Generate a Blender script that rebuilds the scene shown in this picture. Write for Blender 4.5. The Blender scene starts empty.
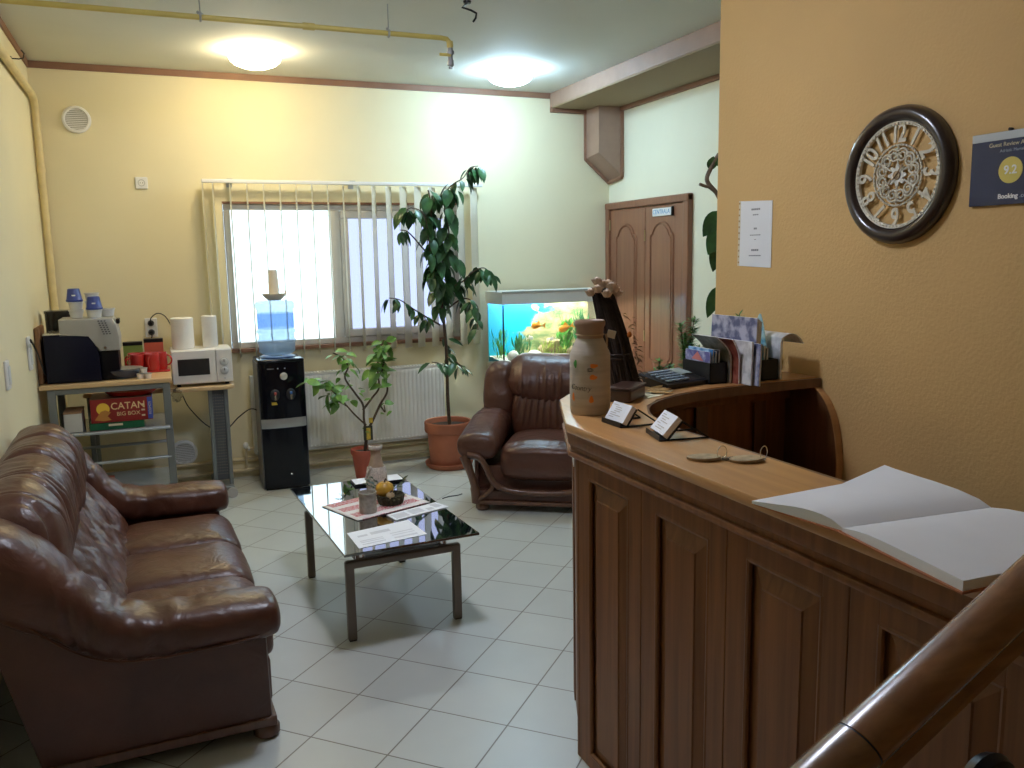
import bpy, bmesh, math, random
from mathutils import Vector, Matrix, Euler
random.seed(7)
C = bpy.context.scene.collection
PI = math.pi
def V(*a): return Vector(a)
R = math.radians

# ------------------------------------------------------------------ materials
MATS = {}
def newmat(name):
    m = bpy.data.materials.new(name); m.use_nodes = True
    nt = m.node_tree
    b = nt.nodes['Principled BSDF']
    return m, nt, b
def nd(nt, typ, **kw):
    n = nt.nodes.new(typ)
    for k, v in kw.items():
        if k in n.inputs.keys() if hasattr(n.inputs, 'keys') else False: n.inputs[k].default_value = v
        else: setattr(n, k, v)
    return n
def mat(name, col, rough=.5, metal=0, var=.08, vscale=8, bump=0, bscale=60, spec=.5, coat=0, stretch=None, col2=None, emit=0, sheen=0, detail=3):
    """plain surface with a little procedural tone variation and bump"""
    if name in MATS: return MATS[name]
    m, nt, b = newmat(name)
    L = nt.links.new
    tc = nd(nt, 'ShaderNodeTexCoord')
    src = tc.outputs['Object']
    if stretch:
        mp = nd(nt, 'ShaderNodeMapping'); mp.inputs['Scale'].default_value = stretch
        L(src, mp.inputs['Vector']); src = mp.outputs['Vector']
    n = nd(nt, 'ShaderNodeTexNoise'); n.inputs['Scale'].default_value = vscale; n.inputs['Detail'].default_value = detail
    L(src, n.inputs['Vector'])
    mx = nd(nt, 'ShaderNodeMix', data_type='RGBA')
    c1 = tuple(max(0, c * (1 - var)) for c in col) + (1,)
    c2 = tuple(min(1, c * (1 + var)) for c in (col2 or col)) + (1,)
    mx.inputs[6].default_value = c1; mx.inputs[7].default_value = c2
    rp = nd(nt, 'ShaderNodeMapRange'); rp.inputs[1].default_value = .3; rp.inputs[2].default_value = .7
    L(n.outputs['Fac'], rp.inputs[0]); L(rp.outputs[0], mx.inputs[0]); L(mx.outputs[2], b.inputs['Base Color'])
    b.inputs['Roughness'].default_value = rough; b.inputs['Metallic'].default_value = metal
    b.inputs['Specular IOR Level'].default_value = spec
    b.inputs['Coat Weight'].default_value = coat; b.inputs['Coat Roughness'].default_value = .12
    if sheen: b.inputs['Sheen Weight'].default_value = sheen
    if bump:
        n2 = nd(nt, 'ShaderNodeTexNoise'); n2.inputs['Scale'].default_value = bscale; n2.inputs['Detail'].default_value = 3
        L(src, n2.inputs['Vector'])
        bp = nd(nt, 'ShaderNodeBump'); bp.inputs['Strength'].default_value = bump; bp.inputs['Distance'].default_value = .004
        L(n2.outputs['Fac'], bp.inputs['Height']); L(bp.outputs[0], b.inputs['Normal'])
    if emit:
        b.inputs['Emission Color'].default_value = tuple(col) + (1,); b.inputs['Emission Strength'].default_value = emit
    MATS[name] = m
    return m
def wood(name, c1, c2, rough=.35, axis='Z', scale=1.0, coat=.25, spec=.5):
    """streaky grain running along an axis"""
    m, nt, b = newmat(name); L = nt.links.new
    tc = nd(nt, 'ShaderNodeTexCoord'); mp = nd(nt, 'ShaderNodeMapping')
    s = {'X': (1.2, 26, 26), 'Y': (26, 1.2, 26), 'Z': (26, 26, 1.2)}[axis]
    mp.inputs['Scale'].default_value = tuple(v * scale for v in s)
    L(tc.outputs['Object'], mp.inputs['Vector'])
    n = nd(nt, 'ShaderNodeTexNoise'); n.inputs['Scale'].default_value = 1.6; n.inputs['Detail'].default_value = 5; n.inputs['Distortion'].default_value = .6
    L(mp.outputs[0], n.inputs['Vector'])
    r = nd(nt, 'ShaderNodeValToRGB'); r.color_ramp.elements[0].position = .3; r.color_ramp.elements[1].position = .72
    r.color_ramp.elements[0].color = tuple(c1) + (1,); r.color_ramp.elements[1].color = tuple(c2) + (1,)
    L(n.outputs['Fac'], r.inputs[0]); L(r.outputs[0], b.inputs['Base Color'])
    b.inputs['Roughness'].default_value = rough; b.inputs['Coat Weight'].default_value = coat; b.inputs['Coat Roughness'].default_value = .2
    b.inputs['Specular IOR Level'].default_value = spec
    bp = nd(nt, 'ShaderNodeBump'); bp.inputs['Strength'].default_value = .06; bp.inputs['Distance'].default_value = .002
    L(n.outputs['Fac'], bp.inputs['Height']); L(bp.outputs[0], b.inputs['Normal'])
    MATS[name] = m; return m
def plaster(name, col, amount=.35, scale=90, var=.05, fine=.003):
    """rough painted render"""
    m, nt, b = newmat(name); L = nt.links.new
    tc = nd(nt, 'ShaderNodeTexCoord')
    n = nd(nt, 'ShaderNodeTexNoise'); n.inputs['Scale'].default_value = scale; n.inputs['Detail'].default_value = 4
    L(tc.outputs['Object'], n.inputs['Vector'])
    n2 = nd(nt, 'ShaderNodeTexNoise'); n2.inputs['Scale'].default_value = 2.2; n2.inputs['Detail'].default_value = 4
    L(tc.outputs['Object'], n2.inputs['Vector'])
    mx = nd(nt, 'ShaderNodeMix', data_type='RGBA')
    mx.inputs[6].default_value = tuple(c * (1 - var) for c in col) + (1,); mx.inputs[7].default_value = tuple(min(1, c * (1 + var)) for c in col) + (1,)
    L(n2.outputs['Fac'], mx.inputs[0]); L(mx.outputs[2], b.inputs['Base Color'])
    b.inputs['Roughness'].default_value = .75; b.inputs['Specular IOR Level'].default_value = .25
    bp = nd(nt, 'ShaderNodeBump'); bp.inputs['Strength'].default_value = amount; bp.inputs['Distance'].default_value = fine
    L(n.outputs['Fac'], bp.inputs['Height']); L(bp.outputs[0], b.inputs['Normal'])
    MATS[name] = m; return m
def floor_mat():
    m, nt, b = newmat('tile_floor'); L = nt.links.new
    geo = nd(nt, 'ShaderNodeNewGeometry')
    mp = nd(nt, 'ShaderNodeMapping', vector_type='POINT')
    mp.inputs['Rotation'].default_value = (0, 0, R(-45)); 
    L(geo.outputs['Position'], mp.inputs['Vector'])
    sc = nd(nt, 'ShaderNodeVectorMath', operation='SCALE'); sc.inputs['Scale'].default_value = 1 / .308
    L(mp.outputs[0], sc.inputs[0])
    ad = nd(nt, 'ShaderNodeVectorMath', operation='ADD'); ad.inputs[1].default_value = (-.102 / .308, -.176 / .308, 0)
    L(sc.outputs[0], ad.inputs[0])
    fr = nd(nt, 'ShaderNodeVectorMath', operation='FRACTION'); L(ad.outputs[0], fr.inputs[0])
    fl = nd(nt, 'ShaderNodeVectorMath', operation='FLOOR'); L(ad.outputs[0], fl.inputs[0])
    wn = nd(nt, 'ShaderNodeTexWhiteNoise', noise_dimensions='3D'); L(fl.outputs[0], wn.inputs['Vector'])
    sx = nd(nt, 'ShaderNodeSeparateXYZ'); L(fr.outputs[0], sx.inputs[0])
    def edge(sock):
        a = nd(nt, 'ShaderNodeMath', operation='SUBTRACT'); L(sock, a.inputs[0]); a.inputs[1].default_value = .5
        c = nd(nt, 'ShaderNodeMath', operation='ABSOLUTE'); L(a.outputs[0], c.inputs[0]); return c.outputs[0]
    mxm = nd(nt, 'ShaderNodeMath', operation='MAXIMUM'); L(edge(sx.outputs[0]), mxm.inputs[0]); L(edge(sx.outputs[1]), mxm.inputs[1])
    mr = nd(nt, 'ShaderNodeMapRange'); mr.inputs[1].default_value = .489; mr.inputs[2].default_value = .493; L(mxm.outputs[0], mr.inputs[0])
    no = nd(nt, 'ShaderNodeTexNoise'); no.inputs['Scale'].default_value = 5; no.inputs['Detail'].default_value = 6; L(geo.outputs['Position'], no.inputs['Vector'])
    t = nd(nt, 'ShaderNodeMix', data_type='RGBA'); t.inputs[6].default_value = (.475, .495, .475, 1); t.inputs[7].default_value = (.565, .59, .57, 1)
    mm = nd(nt, 'ShaderNodeMath', operation='MULTIPLY_ADD'); L(wn.outputs['Value'], mm.inputs[0]); mm.inputs[1].default_value = .35
    n3 = nd(nt, 'ShaderNodeMath', operation='MULTIPLY'); L(no.outputs['Fac'], n3.inputs[0]); n3.inputs[1].default_value = .65
    L(n3.outputs[0], mm.inputs[2]); L(mm.outputs[0], t.inputs[0])
    g = nd(nt, 'ShaderNodeMix', data_type='RGBA'); L(mr.outputs[0], g.inputs[0]); L(t.outputs[2], g.inputs[6]); g.inputs[7].default_value = (.20, .18, .155, 1)
    L(g.outputs[2], b.inputs['Base Color'])
    b.inputs['Roughness'].default_value = .32; b.inputs['Specular IOR Level'].default_value = .45
    bp = nd(nt, 'ShaderNodeBump', invert=True); bp.inputs['Strength'].default_value = .5; bp.inputs['Distance'].default_value = .002
    L(mr.outputs[0], bp.inputs['Height']); L(bp.outputs[0], b.inputs['Normal'])
    MATS['tile_floor'] = m; return m
def leather():
    m, nt, b = newmat('brown_leather'); L = nt.links.new
    tc = nd(nt, 'ShaderNodeTexCoord')
    n = nd(nt, 'ShaderNodeTexNoise'); n.inputs['Scale'].default_value = 5; n.inputs['Detail'].default_value = 5; L(tc.outputs['Object'], n.inputs['Vector'])
    r = nd(nt, 'ShaderNodeValToRGB'); r.color_ramp.elements[0].position = .3; r.color_ramp.elements[1].position = .75
    r.color_ramp.elements[0].color = (.068, .024, .014, 1); r.color_ramp.elements[1].color = (.115, .042, .025, 1)
    L(n.outputs['Fac'], r.inputs[0]); L(r.outputs[0], b.inputs['Base Color'])
    b.inputs['Roughness'].default_value = .36; b.inputs['Specular IOR Level'].default_value = .5
    v = nd(nt, 'ShaderNodeTexVoronoi'); v.inputs['Scale'].default_value = 260; L(tc.outputs['Object'], v.inputs['Vector'])
    n2 = nd(nt, 'ShaderNodeTexNoise'); n2.inputs['Scale'].default_value = 9; n2.inputs['Detail'].default_value = 3; n2.inputs['Distortion'].default_value = 1.5; L(tc.outputs['Object'], n2.inputs['Vector'])
    b1 = nd(nt, 'ShaderNodeBump'); b1.inputs['Strength'].default_value = .12; b1.inputs['Distance'].default_value = .001; L(v.outputs['Distance'], b1.inputs['Height'])
    b2 = nd(nt, 'ShaderNodeBump'); b2.inputs['Strength'].default_value = .45; b2.inputs['Distance'].default_value = .014; L(n2.outputs['Fac'], b2.inputs['Height']); L(b1.outputs[0], b2.inputs['Normal'])
    L(b2.outputs[0], b.inputs['Normal'])
    MATS['brown_leather'] = m; return m
def clearmat(name, tint=(1, 1, 1), refl=.08, rough=.02, fres=True):
    """clear pane: transparent with a fresnel reflection"""
    m, nt, b = newmat(name); L = nt.links.new
    nt.nodes.remove(b)
    out = [n for n in nt.nodes if n.type == 'OUTPUT_MATERIAL'][0]
    t = nd(nt, 'ShaderNodeBsdfTransparent'); t.inputs[0].default_value = tuple(tint) + (1,)
    g = nd(nt, 'ShaderNodeBsdfGlossy'); g.inputs['Roughness'].default_value = rough
    mx = nd(nt, 'ShaderNodeMixShader')
    if fres:
        lw = nd(nt, 'ShaderNodeLayerWeight'); p5 = nd(nt, 'ShaderNodeMath', operation='POWER'); L(lw.outputs['Facing'], p5.inputs[0]); p5.inputs[1].default_value = 5
        ma = nd(nt, 'ShaderNodeMath', operation='MULTIPLY_ADD'); L(p5.outputs[0], ma.inputs[0]); ma.inputs[1].default_value = .6; ma.inputs[2].default_value = .035; L(ma.outputs[0], mx.inputs[0])
    else: mx.inputs[0].default_value = refl
    L(t.outputs[0], mx.inputs[1]); L(g.outputs[0], mx.inputs[2])
    L(mx.outputs[0], out.inputs[0]); MATS[name] = m; return m
def fabric(name, col, trans=.5):
    m, nt, b = newmat(name); L = nt.links.new
    out = [n for n in nt.nodes if n.type == 'OUTPUT_MATERIAL'][0]
    tc = nd(nt, 'ShaderNodeTexCoord'); n = nd(nt, 'ShaderNodeTexNoise'); n.inputs['Scale'].default_value = 160; L(tc.outputs['Object'], n.inputs['Vector'])
    mx = nd(nt, 'ShaderNodeMix', data_type='RGBA'); mx.inputs[6].default_value = tuple(c * .94 for c in col) + (1,); mx.inputs[7].default_value = tuple(min(1, c * 1.05) for c in col) + (1,); L(n.outputs['Fac'], mx.inputs[0])
    L(mx.outputs[2], b.inputs['Base Color']); b.inputs['Roughness'].default_value = .85
    t = nd(nt, 'ShaderNodeBsdfTranslucent'); L(mx.outputs[2], t.inputs[0]); ms = nd(nt, 'ShaderNodeMixShader'); ms.inputs[0].default_value = trans
    L(b.outputs[0], ms.inputs[1]); L(t.outputs[0], ms.inputs[2]); L(ms.outputs[0], out.inputs[0]); MATS[name] = m; return m
def bottlemat(name, tint, glow, fac):
    m, nt, b = newmat(name); L = nt.links.new; out = [n for n in nt.nodes if n.type == 'OUTPUT_MATERIAL'][0]
    b.inputs['Base Color'].default_value = tuple(glow) + (1,); b.inputs['Roughness'].default_value = .12
    tr = nd(nt, 'ShaderNodeBsdfTranslucent'); tr.inputs[0].default_value = tuple(glow) + (1,); ms = nd(nt, 'ShaderNodeMixShader'); ms.inputs[0].default_value = .65; L(b.outputs[0], ms.inputs[1]); L(tr.outputs[0], ms.inputs[2])
    t = nd(nt, 'ShaderNodeBsdfTransparent'); t.inputs[0].default_value = tuple(tint) + (1,); m2 = nd(nt, 'ShaderNodeMixShader'); m2.inputs[0].default_value = fac
    L(t.outputs[0], m2.inputs[1]); L(ms.outputs[0], m2.inputs[2]); L(m2.outputs[0], out.inputs[0]); MATS[name] = m; return m
def emitmat(name, col, s):
    m, nt, b = newmat(name)
    b.inputs['Base Color'].default_value = tuple(col) + (1,); b.inputs['Emission Color'].default_value = tuple(col) + (1,); b.inputs['Emission Strength'].default_value = s
    MATS[name] = m; return m

# ------------------------------------------------------------------ mesh builder
class MB:
    def __init__(s): s.bm = bmesh.new()
    def _xf(s, vs, M):
        if M is not None:
            for v in vs: v.co = M @ v.co
    def box(s, x0, x1, y0, y1, z0, z1, bev=0, seg=2, M=None):
        r = bmesh.ops.create_cube(s.bm, size=1)
        vs = r['verts']
        for v in vs: v.co = Vector(((x0 + x1) / 2 + v.co.x * (x1 - x0), (y0 + y1) / 2 + v.co.y * (y1 - y0), (z0 + z1) / 2 + v.co.z * (z1 - z0)))
        if bev:
            es = list({e for v in vs for e in v.link_edges})
            b = bmesh.ops.bevel(s.bm, geom=es, offset=bev, segments=seg, affect='EDGES', profile=.5)
            vs = list({v for f in b['faces'] for v in f.verts} | {v for v in vs if v.is_valid})
            seen = set(vs); st = list(vs)
            while st:
                v = st.pop()
                for e in v.link_edges:
                    o = e.other_vert(v)
                    if o not in seen: seen.add(o); st.append(o)
            vs = list(seen)
        s._xf(vs, M); return vs
    def ring(s, pts): return [s.bm.verts.new(p) for p in pts]
    def skin(s, rings, closed=True, caps=True, loop=False):
        n = len(rings[0]); m = len(rings)
        for i in range(m if loop else m - 1):
            a, b = rings[i], rings[(i + 1) % m]
            for j in range(n if closed else n - 1):
                k = (j + 1) % n
                try: s.bm.faces.new((a[j], a[k], b[k], b[j]))
                except ValueError: pass
        if caps and not loop and closed:
            try:
                s.bm.faces.new(list(reversed(rings[0]))); s.bm.faces.new(rings[-1])
            except ValueError: pass
    def lathe(s, prof, c=(0, 0, 0), n=24, M=None, caps=True, sx=1, sy=1, lobes=0, lamp=0):
        c = Vector(c); rs = []
        for r, z in prof:
            rr = [max(r, 1e-4) * (1 + (lamp * math.cos(lobes * 2 * PI * k / n) if lobes else 0)) for k in range(n)]
            rs.append(s.ring([c + V(rr[k] * math.cos(2 * PI * k / n) * sx, rr[k] * math.sin(2 * PI * k / n) * sy, z) for k in range(n)]))
        s.skin(rs, caps=caps)
        s._xf([v for r in rs for v in r], M); return rs
    def tube(s, pts, r, n=8, caps=True, loop=False, flat=1.0):
        pts = [Vector(p) for p in pts]; m = len(pts)
        rr = r if isinstance(r, (list, tuple)) else [r] * m
        up = None; rs = []
        for i, p in enumerate(pts):
            a = pts[(i - 1) % m] if (i > 0 or loop) else p
            b = pts[(i + 1) % m] if (i < m - 1 or loop) else p
            t = (b - a).normalized()
            if up is None:
                up = V(0, 0, 1) if abs(t.z) < .9 else V(1, 0, 0)
            up = (up - t * up.dot(t))
            if up.length < 1e-6: up = t.orthogonal()
            up.normalize(); sd = t.cross(up)
            rs.append(s.ring([p + (up * math.sin(2 * PI * k / n) * flat + sd * math.cos(2 * PI * k / n)) * rr[i] for k in range(n)]))
        s.skin(rs, caps=caps, loop=loop); return rs
    def cyl(s, p0, p1, r, n=16): return s.tube([p0, p1], r, n)
    def prism(s, poly, h0, h1, plane='XY', bev=0, M=None):
        def P(a, b, h): return {'XY': V(a, b, h), 'XZ': V(a, h, b), 'YZ': V(h, a, b)}[plane]
        lo = s.ring([P(a, b, h0) for a, b in poly]); hi = s.ring([P(a, b, h1) for a, b in poly])
        n = len(poly)
        fs = []
        fs.append(s.bm.faces.new(lo)); fs.append(s.bm.faces.new(list(reversed(hi))))
        for i in range(n): fs.append(s.bm.faces.new((lo[i], hi[i], hi[(i + 1) % n], lo[(i + 1) % n])))
        if bev:
            es = list({e for f in fs[:2] for e in f.edges})
            bmesh.ops.bevel(s.bm, geom=es, offset=bev, segments=2, affect='EDGES', profile=.5)
        elif M is not None: s._xf(lo + hi, M)
        bmesh.ops.recalc_face_normals(s.bm, faces=s.bm.faces[:])
        return lo + hi
    def ball(s, c, r, n=16, m=10, M=None, e=1.0, e2=None):
        """(super)ellipsoid"""
        if not isinstance(r, (tuple, list)): r = (r, r, r)
        e2 = e if e2 is None else e2
        sg = lambda v, k: math.copysign(abs(v) ** k, v)
        rs = []
        for i in range(m + 1):
            a = -PI / 2 + PI * i / m
            ca, sa = max(sg(math.cos(a), e2), 1e-3), sg(math.sin(a), e2)
            rs.append(s.ring([Vector(c) + V(r[0] * ca * sg(math.cos(2 * PI * k / n), e), r[1] * ca * sg(math.sin(2 * PI * k / n), e), r[2] * sa) for k in range(n)]))
        s.skin(rs); s._xf([v for q in rs for v in q], M); return rs
    def surf(s, P, nu, nv, cu=False, cv=False):
        """grid of points P(i,j)"""
        g = [[s.bm.verts.new(P(i, j)) for j in range(nv)] for i in range(nu)]
        for i in range(nu if cu else nu - 1):
            for j in range(nv if cv else nv - 1):
                a, b = (i + 1) % nu, (j + 1) % nv
                s.bm.faces.new((g[i][j], g[a][j], g[a][b], g[i][b]))
        return g
    def leaf(s, p, d, nrm, L, W, curl=.25, fold=.25, rows=5):
        d = Vector(d).normalized(); nrm = Vector(nrm); sd = d.cross(nrm)
        if sd.length < 1e-4: sd = d.orthogonal()
        sd.normalize(); nrm = sd.cross(d).normalized()
        prev = None; p = Vector(p)
        for i in range(rows + 1):
            t = i / rows
            w = W * .5 * math.sin(PI * min(1, t ** .8)) ** .8 if 0 < t < 1 else W * .02
            c = p + d * (L * (t - .12 * curl * t * t)) - nrm * (L * curl * t * t)
            row = [s.bm.verts.new(c - sd * w + nrm * w * fold), s.bm.verts.new(c), s.bm.verts.new(c + sd * w + nrm * w * fold)]
            if prev:
                s.bm.faces.new((prev[0], prev[1], row[1], row[0])); s.bm.faces.new((prev[1], prev[2], row[2], row[1]))
            prev = row
    def text(s, body, size, M, depth=.0012, align='CENTER', shear=0, sx=1, space=1.0, fn=None, off=0):
        cu = bpy.data.curves.new('t', 'FONT'); cu.body = body; cu.size = size; cu.extrude = depth / 2; cu.align_x = align; cu.align_y = 'CENTER'; cu.shear = shear; cu.space_character = space; cu.offset = off
        cu.resolution_u = 4
        o = bpy.data.objects.new('t', cu); C.objects.link(o)
        dg = bpy.context.evaluated_depsgraph_get(); dg.update()
        me = bpy.data.meshes.new_from_object(o.evaluated_get(dg))
        for v in me.vertices:
            q = Vector((v.co.x * sx, v.co.y, v.co.z))
            v.co = fn(q) if fn else M @ q
        s.bm.from_mesh(me)
        bpy.data.objects.remove(o); bpy.data.curves.remove(cu); bpy.data.meshes.remove(me)
    def build(s, name, m, parent=None, smooth=True, angle=40, sub=0, local=False, label=None, bev=0, solid=0):
        bmesh.ops.recalc_face_normals(s.bm, faces=s.bm.faces[:]) if not solid else None
        me = bpy.data.meshes.new(name); s.bm.to_mesh(me); s.bm.free()
        o = bpy.data.objects.new(name, me); C.objects.link(o)
        if m is not None: me.materials.append(m)
        if parent is not None:
            o.parent = parent
            W[o.name] = W[parent.name]
            if not local: me.transform(W[parent.name].inverted())
        else: W[o.name] = Matrix.Identity(4)
        for p in me.polygons: p.use_smooth = smooth
        if smooth and angle < 180:
            try: me.set_sharp_from_angle(angle=R(angle))
            except Exception: pass
        if bev:
            b = o.modifiers.new('b', 'BEVEL'); b.width = bev; b.segments = 2; b.limit_method = 'ANGLE'
        if solid:
            q = o.modifiers.new('t', 'SOLIDIFY'); q.thickness = solid; q.offset = 0
        if sub:
            q = o.modifiers.new('s', 'SUBSURF'); q.levels = sub; q.render_levels = sub
        if label: o['label'] = label
        return o
W = {}
def thing(name, label, cat, loc=(0, 0, 0), rz=0, group=None):
    o = bpy.data.objects.new(name, None); C.objects.link(o)
    o.location = loc; o.rotation_euler = (0, 0, rz); o.empty_display_size = .05
    W[o.name] = Matrix.Translation(Vector(loc)) @ Matrix.Rotation(rz, 4, 'Z')
    o['label'] = label; o['category'] = cat
    if group: o['group'] = group
    return o
def tag(o, label, cat, group=None):
    o['label'] = label; o['category'] = cat
    if group: o['group'] = group
    # put the origin of a one-mesh thing at its base
    me = o.data
    xs = [v.co for v in me.vertices]
    c = Vector(((min(v.x for v in xs) + max(v.x for v in xs)) / 2, (min(v.y for v in xs) + max(v.y for v in xs)) / 2, min(v.z for v in xs)))
    me.transform(Matrix.Translation(-c)); o.location = c; W[o.name] = Matrix.Translation(c)
    return o
def struct(name, mb, m, parent=None, **kw):
    o = mb.build(name, m, parent, **kw)
    if parent is None: o['kind'] = 'structure'
    return o
def catmull(pts, n, closed=False):
    """smooth curve through points"""
    pts = [Vector(p) for p in pts]; m = len(pts); out = []
    segs = m if closed else m - 1
    for q in range(n if closed else n):
        t = q / (n if closed else n - 1) * segs
        i = min(int(t), segs - 1); f = t - i
        g = (lambda k: pts[k % m]) if closed else (lambda k: pts[max(0, min(m - 1, k))])
        a, b, c, d = g(i - 1), g(i), g(i + 1), g(i + 2)
        out.append(.5 * ((2 * b) + (c - a) * f + (2 * a - 5 * b + 4 * c - d) * f * f + (3 * b - a - 3 * c + d) * f ** 3))
    return out
def frame(o, right, up):
    """matrix whose x,y,z are right, up and their cross, placed at o"""
    r = Vector(right).normalized(); u = Vector(up).normalized(); n = r.cross(u)
    M = Matrix.Identity(4)
    for i in range(3): M[i][0], M[i][1], M[i][2], M[i][3] = r[i], u[i], n[i], o[i]
    return M
# ------------------------------------------------------------------ camera, world, colour management
sc = bpy.context.scene
cam = bpy.data.cameras.new('camera'); co = bpy.data.objects.new('camera', cam); C.objects.link(co)
cam.sensor_width = 36; cam.sensor_fit = 'HORIZONTAL'; cam.lens = 845 / 1024 * 36; cam.clip_start = .02; cam.clip_end = 100
rt, dn, fw = V(.92212, -.38651, -.0176), V(-.07373, -.13089, -.98865), V(.37982, .91295, -.14919)
cm = Matrix.Identity(4)
for i in range(3): cm[i][0], cm[i][1], cm[i][2] = rt[i], -dn[i], -fw[i]
cm[2][3] = 1.65
co.matrix_world = cm; sc.camera = co
sc.view_settings.view_transform = 'Standard'; sc.view_settings.look = 'None'; sc.view_settings.gamma = 1; sc.view_settings.use_curve_mapping = False
sc.view_settings.exposure = 1.05
sc.cycles.max_bounces = 12; sc.cycles.diffuse_bounces = 5; sc.cycles.transparent_max_bounces = 24; sc.cycles.glossy_bounces = 4
sc.cycles.sample_clamp_indirect = 4; sc.cycles.caustics_reflective = False; sc.cycles.caustics_refractive = False
w = bpy.data.worlds.new('sky'); sc.world = w; w.use_nodes = True
wn = w.node_tree; bg = wn.nodes['Background']
tcw = wn.nodes.new('ShaderNodeTexCoord'); sep = wn.nodes.new('ShaderNodeSeparateXYZ'); wn.links.new(tcw.outputs['Generated'], sep.inputs[0])
wr = wn.nodes.new('ShaderNodeValToRGB'); wr.color_ramp.elements[0].position = .35; wr.color_ramp.elements[1].position = .62
wr.color_ramp.elements[0].color = (.58, .85, 1, 1); wr.color_ramp.elements[1].color = (.66, .88, 1, 1)
mr = wn.nodes.new('ShaderNodeMapRange'); mr.inputs[1].default_value = -1; mr.inputs[2].default_value = 1
wn.links.new(sep.outputs[2], mr.inputs[0]); wn.links.new(mr.outputs[0], wr.inputs[0]); wn.links.new(wr.outputs[0], bg.inputs[0])
bg.inputs[1].default_value = 1.7

# ------------------------------------------------------------------ materials shared by many things
LEA = leather()
WALL = plaster('yellow_paint', (.80, .725, .50), .18, 130)
PALE = plaster('lamp_paled_paint', (.80, .78, .62), .18, 130)  # cool lamp's whitening of the door wall put into its colour
OCHRE = plaster('ochre_paint', (.60, .39, .165), .36, 75, .07, .006)
CEIL = plaster('ceiling_paint', (.70, .71, .66), .12, 60)
TRIM = mat('brown_trim_paint', (.25, .125, .075), .55, bump=.1)
BEAM = mat('beam_paint', (.33, .21, .155), .6, bump=.15)
PVC = mat('white_plastic', (.80, .80, .80), .35, var=.02)
FRAME = mat('window_plastic', (.62, .60, .58), .4, var=.03)
BLACKP = mat('black_plastic', (.010, .010, .012), .35, var=.1, spec=.3)
STEEL = mat('grey_steel', (.42, .44, .45), .35, .7, var=.05)
GREYM = mat('grey_powder_metal', (.20, .215, .215), .45, .3, var=.05)
CHROME = mat('chrome', (.75, .75, .76), .15, 1, var=.03)
PAPER = mat('paper', (.84, .86, .91), .6, var=.02)
GASY = mat('yellow_pipe_paint', (.56, .44, .12), .45, var=.08)
PIPEC = mat('cream_pipe_paint', (.62, .52, .33), .5, var=.08)
TERRA = mat('terracotta', (.38, .125, .062), .7, var=.1, bump=.1)
REDPOT = mat('brick_red_plastic', (.42, .085, .045), .5, var=.08)
SOIL = mat('soil', (.045, .030, .022), .95, var=.4, vscale=60, bump=.8)
LEAFD = mat('dark_green_leaf', (.014, .055, .018), .35, var=.35, vscale=14, col2=(.032, .095, .028), spec=.4)
LEAFL = mat('light_green_leaf', (.11, .29, .05), .4, var=.3, vscale=14, col2=(.20, .36, .07))
STEM = mat('bark_stem', (.085, .055, .035), .8, var=.25, vscale=40, bump=.3)
WC_V = wood('counter_wood', (.145, .055, .018), (.23, .092, .030), .42, 'Z', 1.0, .04, .3)
WC_T = wood('counter_top_wood', (.42, .205, .070), (.56, .29, .105), .30, 'Y', .6, .35)
WC_L = wood('lit_edge_wood', (.36, .175, .065), (.48, .25, .10), .32, 'X', .6, .3)  # paler wood paints the light along the cheek's front edge
WC_D = wood('dark_shaded_wood', (.10, .040, .016), (.15, .062, .026), .4, 'Z', .9, .15)  # shade on the cheek face put into darker wood, shared with inner desk parts
WRAIL = wood('handrail_wood', (.17, .066, .022), (.27, .115, .038), .25, 'X', 1.0, .5)
WDOOR = wood('door_wood', (.20, .082, .045), (.27, .115, .062), .35, 'Z', .8, .25)
WLITE = wood('beech_top', (.60, .40, .20), (.72, .50, .27), .4, 'X', .7, .15)
WCARV = wood('carved_walnut', (.085, .034, .018), (.135, .058, .030), .35, 'Z', .9, .3)
GLASS = clearmat('clear_glass')

# ------------------------------------------------------------------ the room
XL, XR, XP, YB, YP, YF, ZC = -.69, 3.737, 2.53, 6.682, 3.467, -2.2, 3.0
m = MB(); m.box(XL - .15, XR + .15, YF - .15, YB + .15, -.12, 0); struct('floor', m, floor_mat(), smooth=False)
m = MB(); m.box(XL - .15, XR + .15, YF - .15, YB + .15, ZC, ZC + .12); struct('ceiling', m, CEIL, smooth=False)
m = MB(); m.box(XL - .15, XL, YF - .15, YB + .2, 0, ZC); struct('wall_left', m, WALL, smooth=False)
m = MB(); m.box(XR, XR + .15, YF - .15, YB + .2, 0, ZC); struct('wall_right', m, PALE, smooth=False)
m = MB(); m.box(XL, XR, YF - .15, YF, 0, ZC); struct('wall_front', m, OCHRE, smooth=False)
m = MB(); m.box(XP, XP + .16, YF, YP, 0, ZC, bev=.012); struct('wall_partition', m, OCHRE, smooth=False)
WX0, WX1, WZ0, WZ1 = .49, 2.36, .975, 2.085
m = MB()
m.box(XL, WX0, YB, YB + .2, 0, ZC); m.box(WX1, XR, YB, YB + .2, 0, ZC); m.box(WX0, WX1, YB, YB + .2, 0, WZ0); m.box(WX0, WX1, YB, YB + .2, WZ1, ZC)
struct('wall_back', m, WALL, smooth=False)
# brown crown strips under the ceiling
m = MB(); m.box(XL, 3.17, YB - .012, YB, ZC - .045, ZC); struct('trim_1', m, TRIM, smooth=False)
m = MB(); m.box(XL, XL + .012, YF, YB, ZC - .045, ZC); struct('trim_2', m, TRIM, smooth=False)
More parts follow.
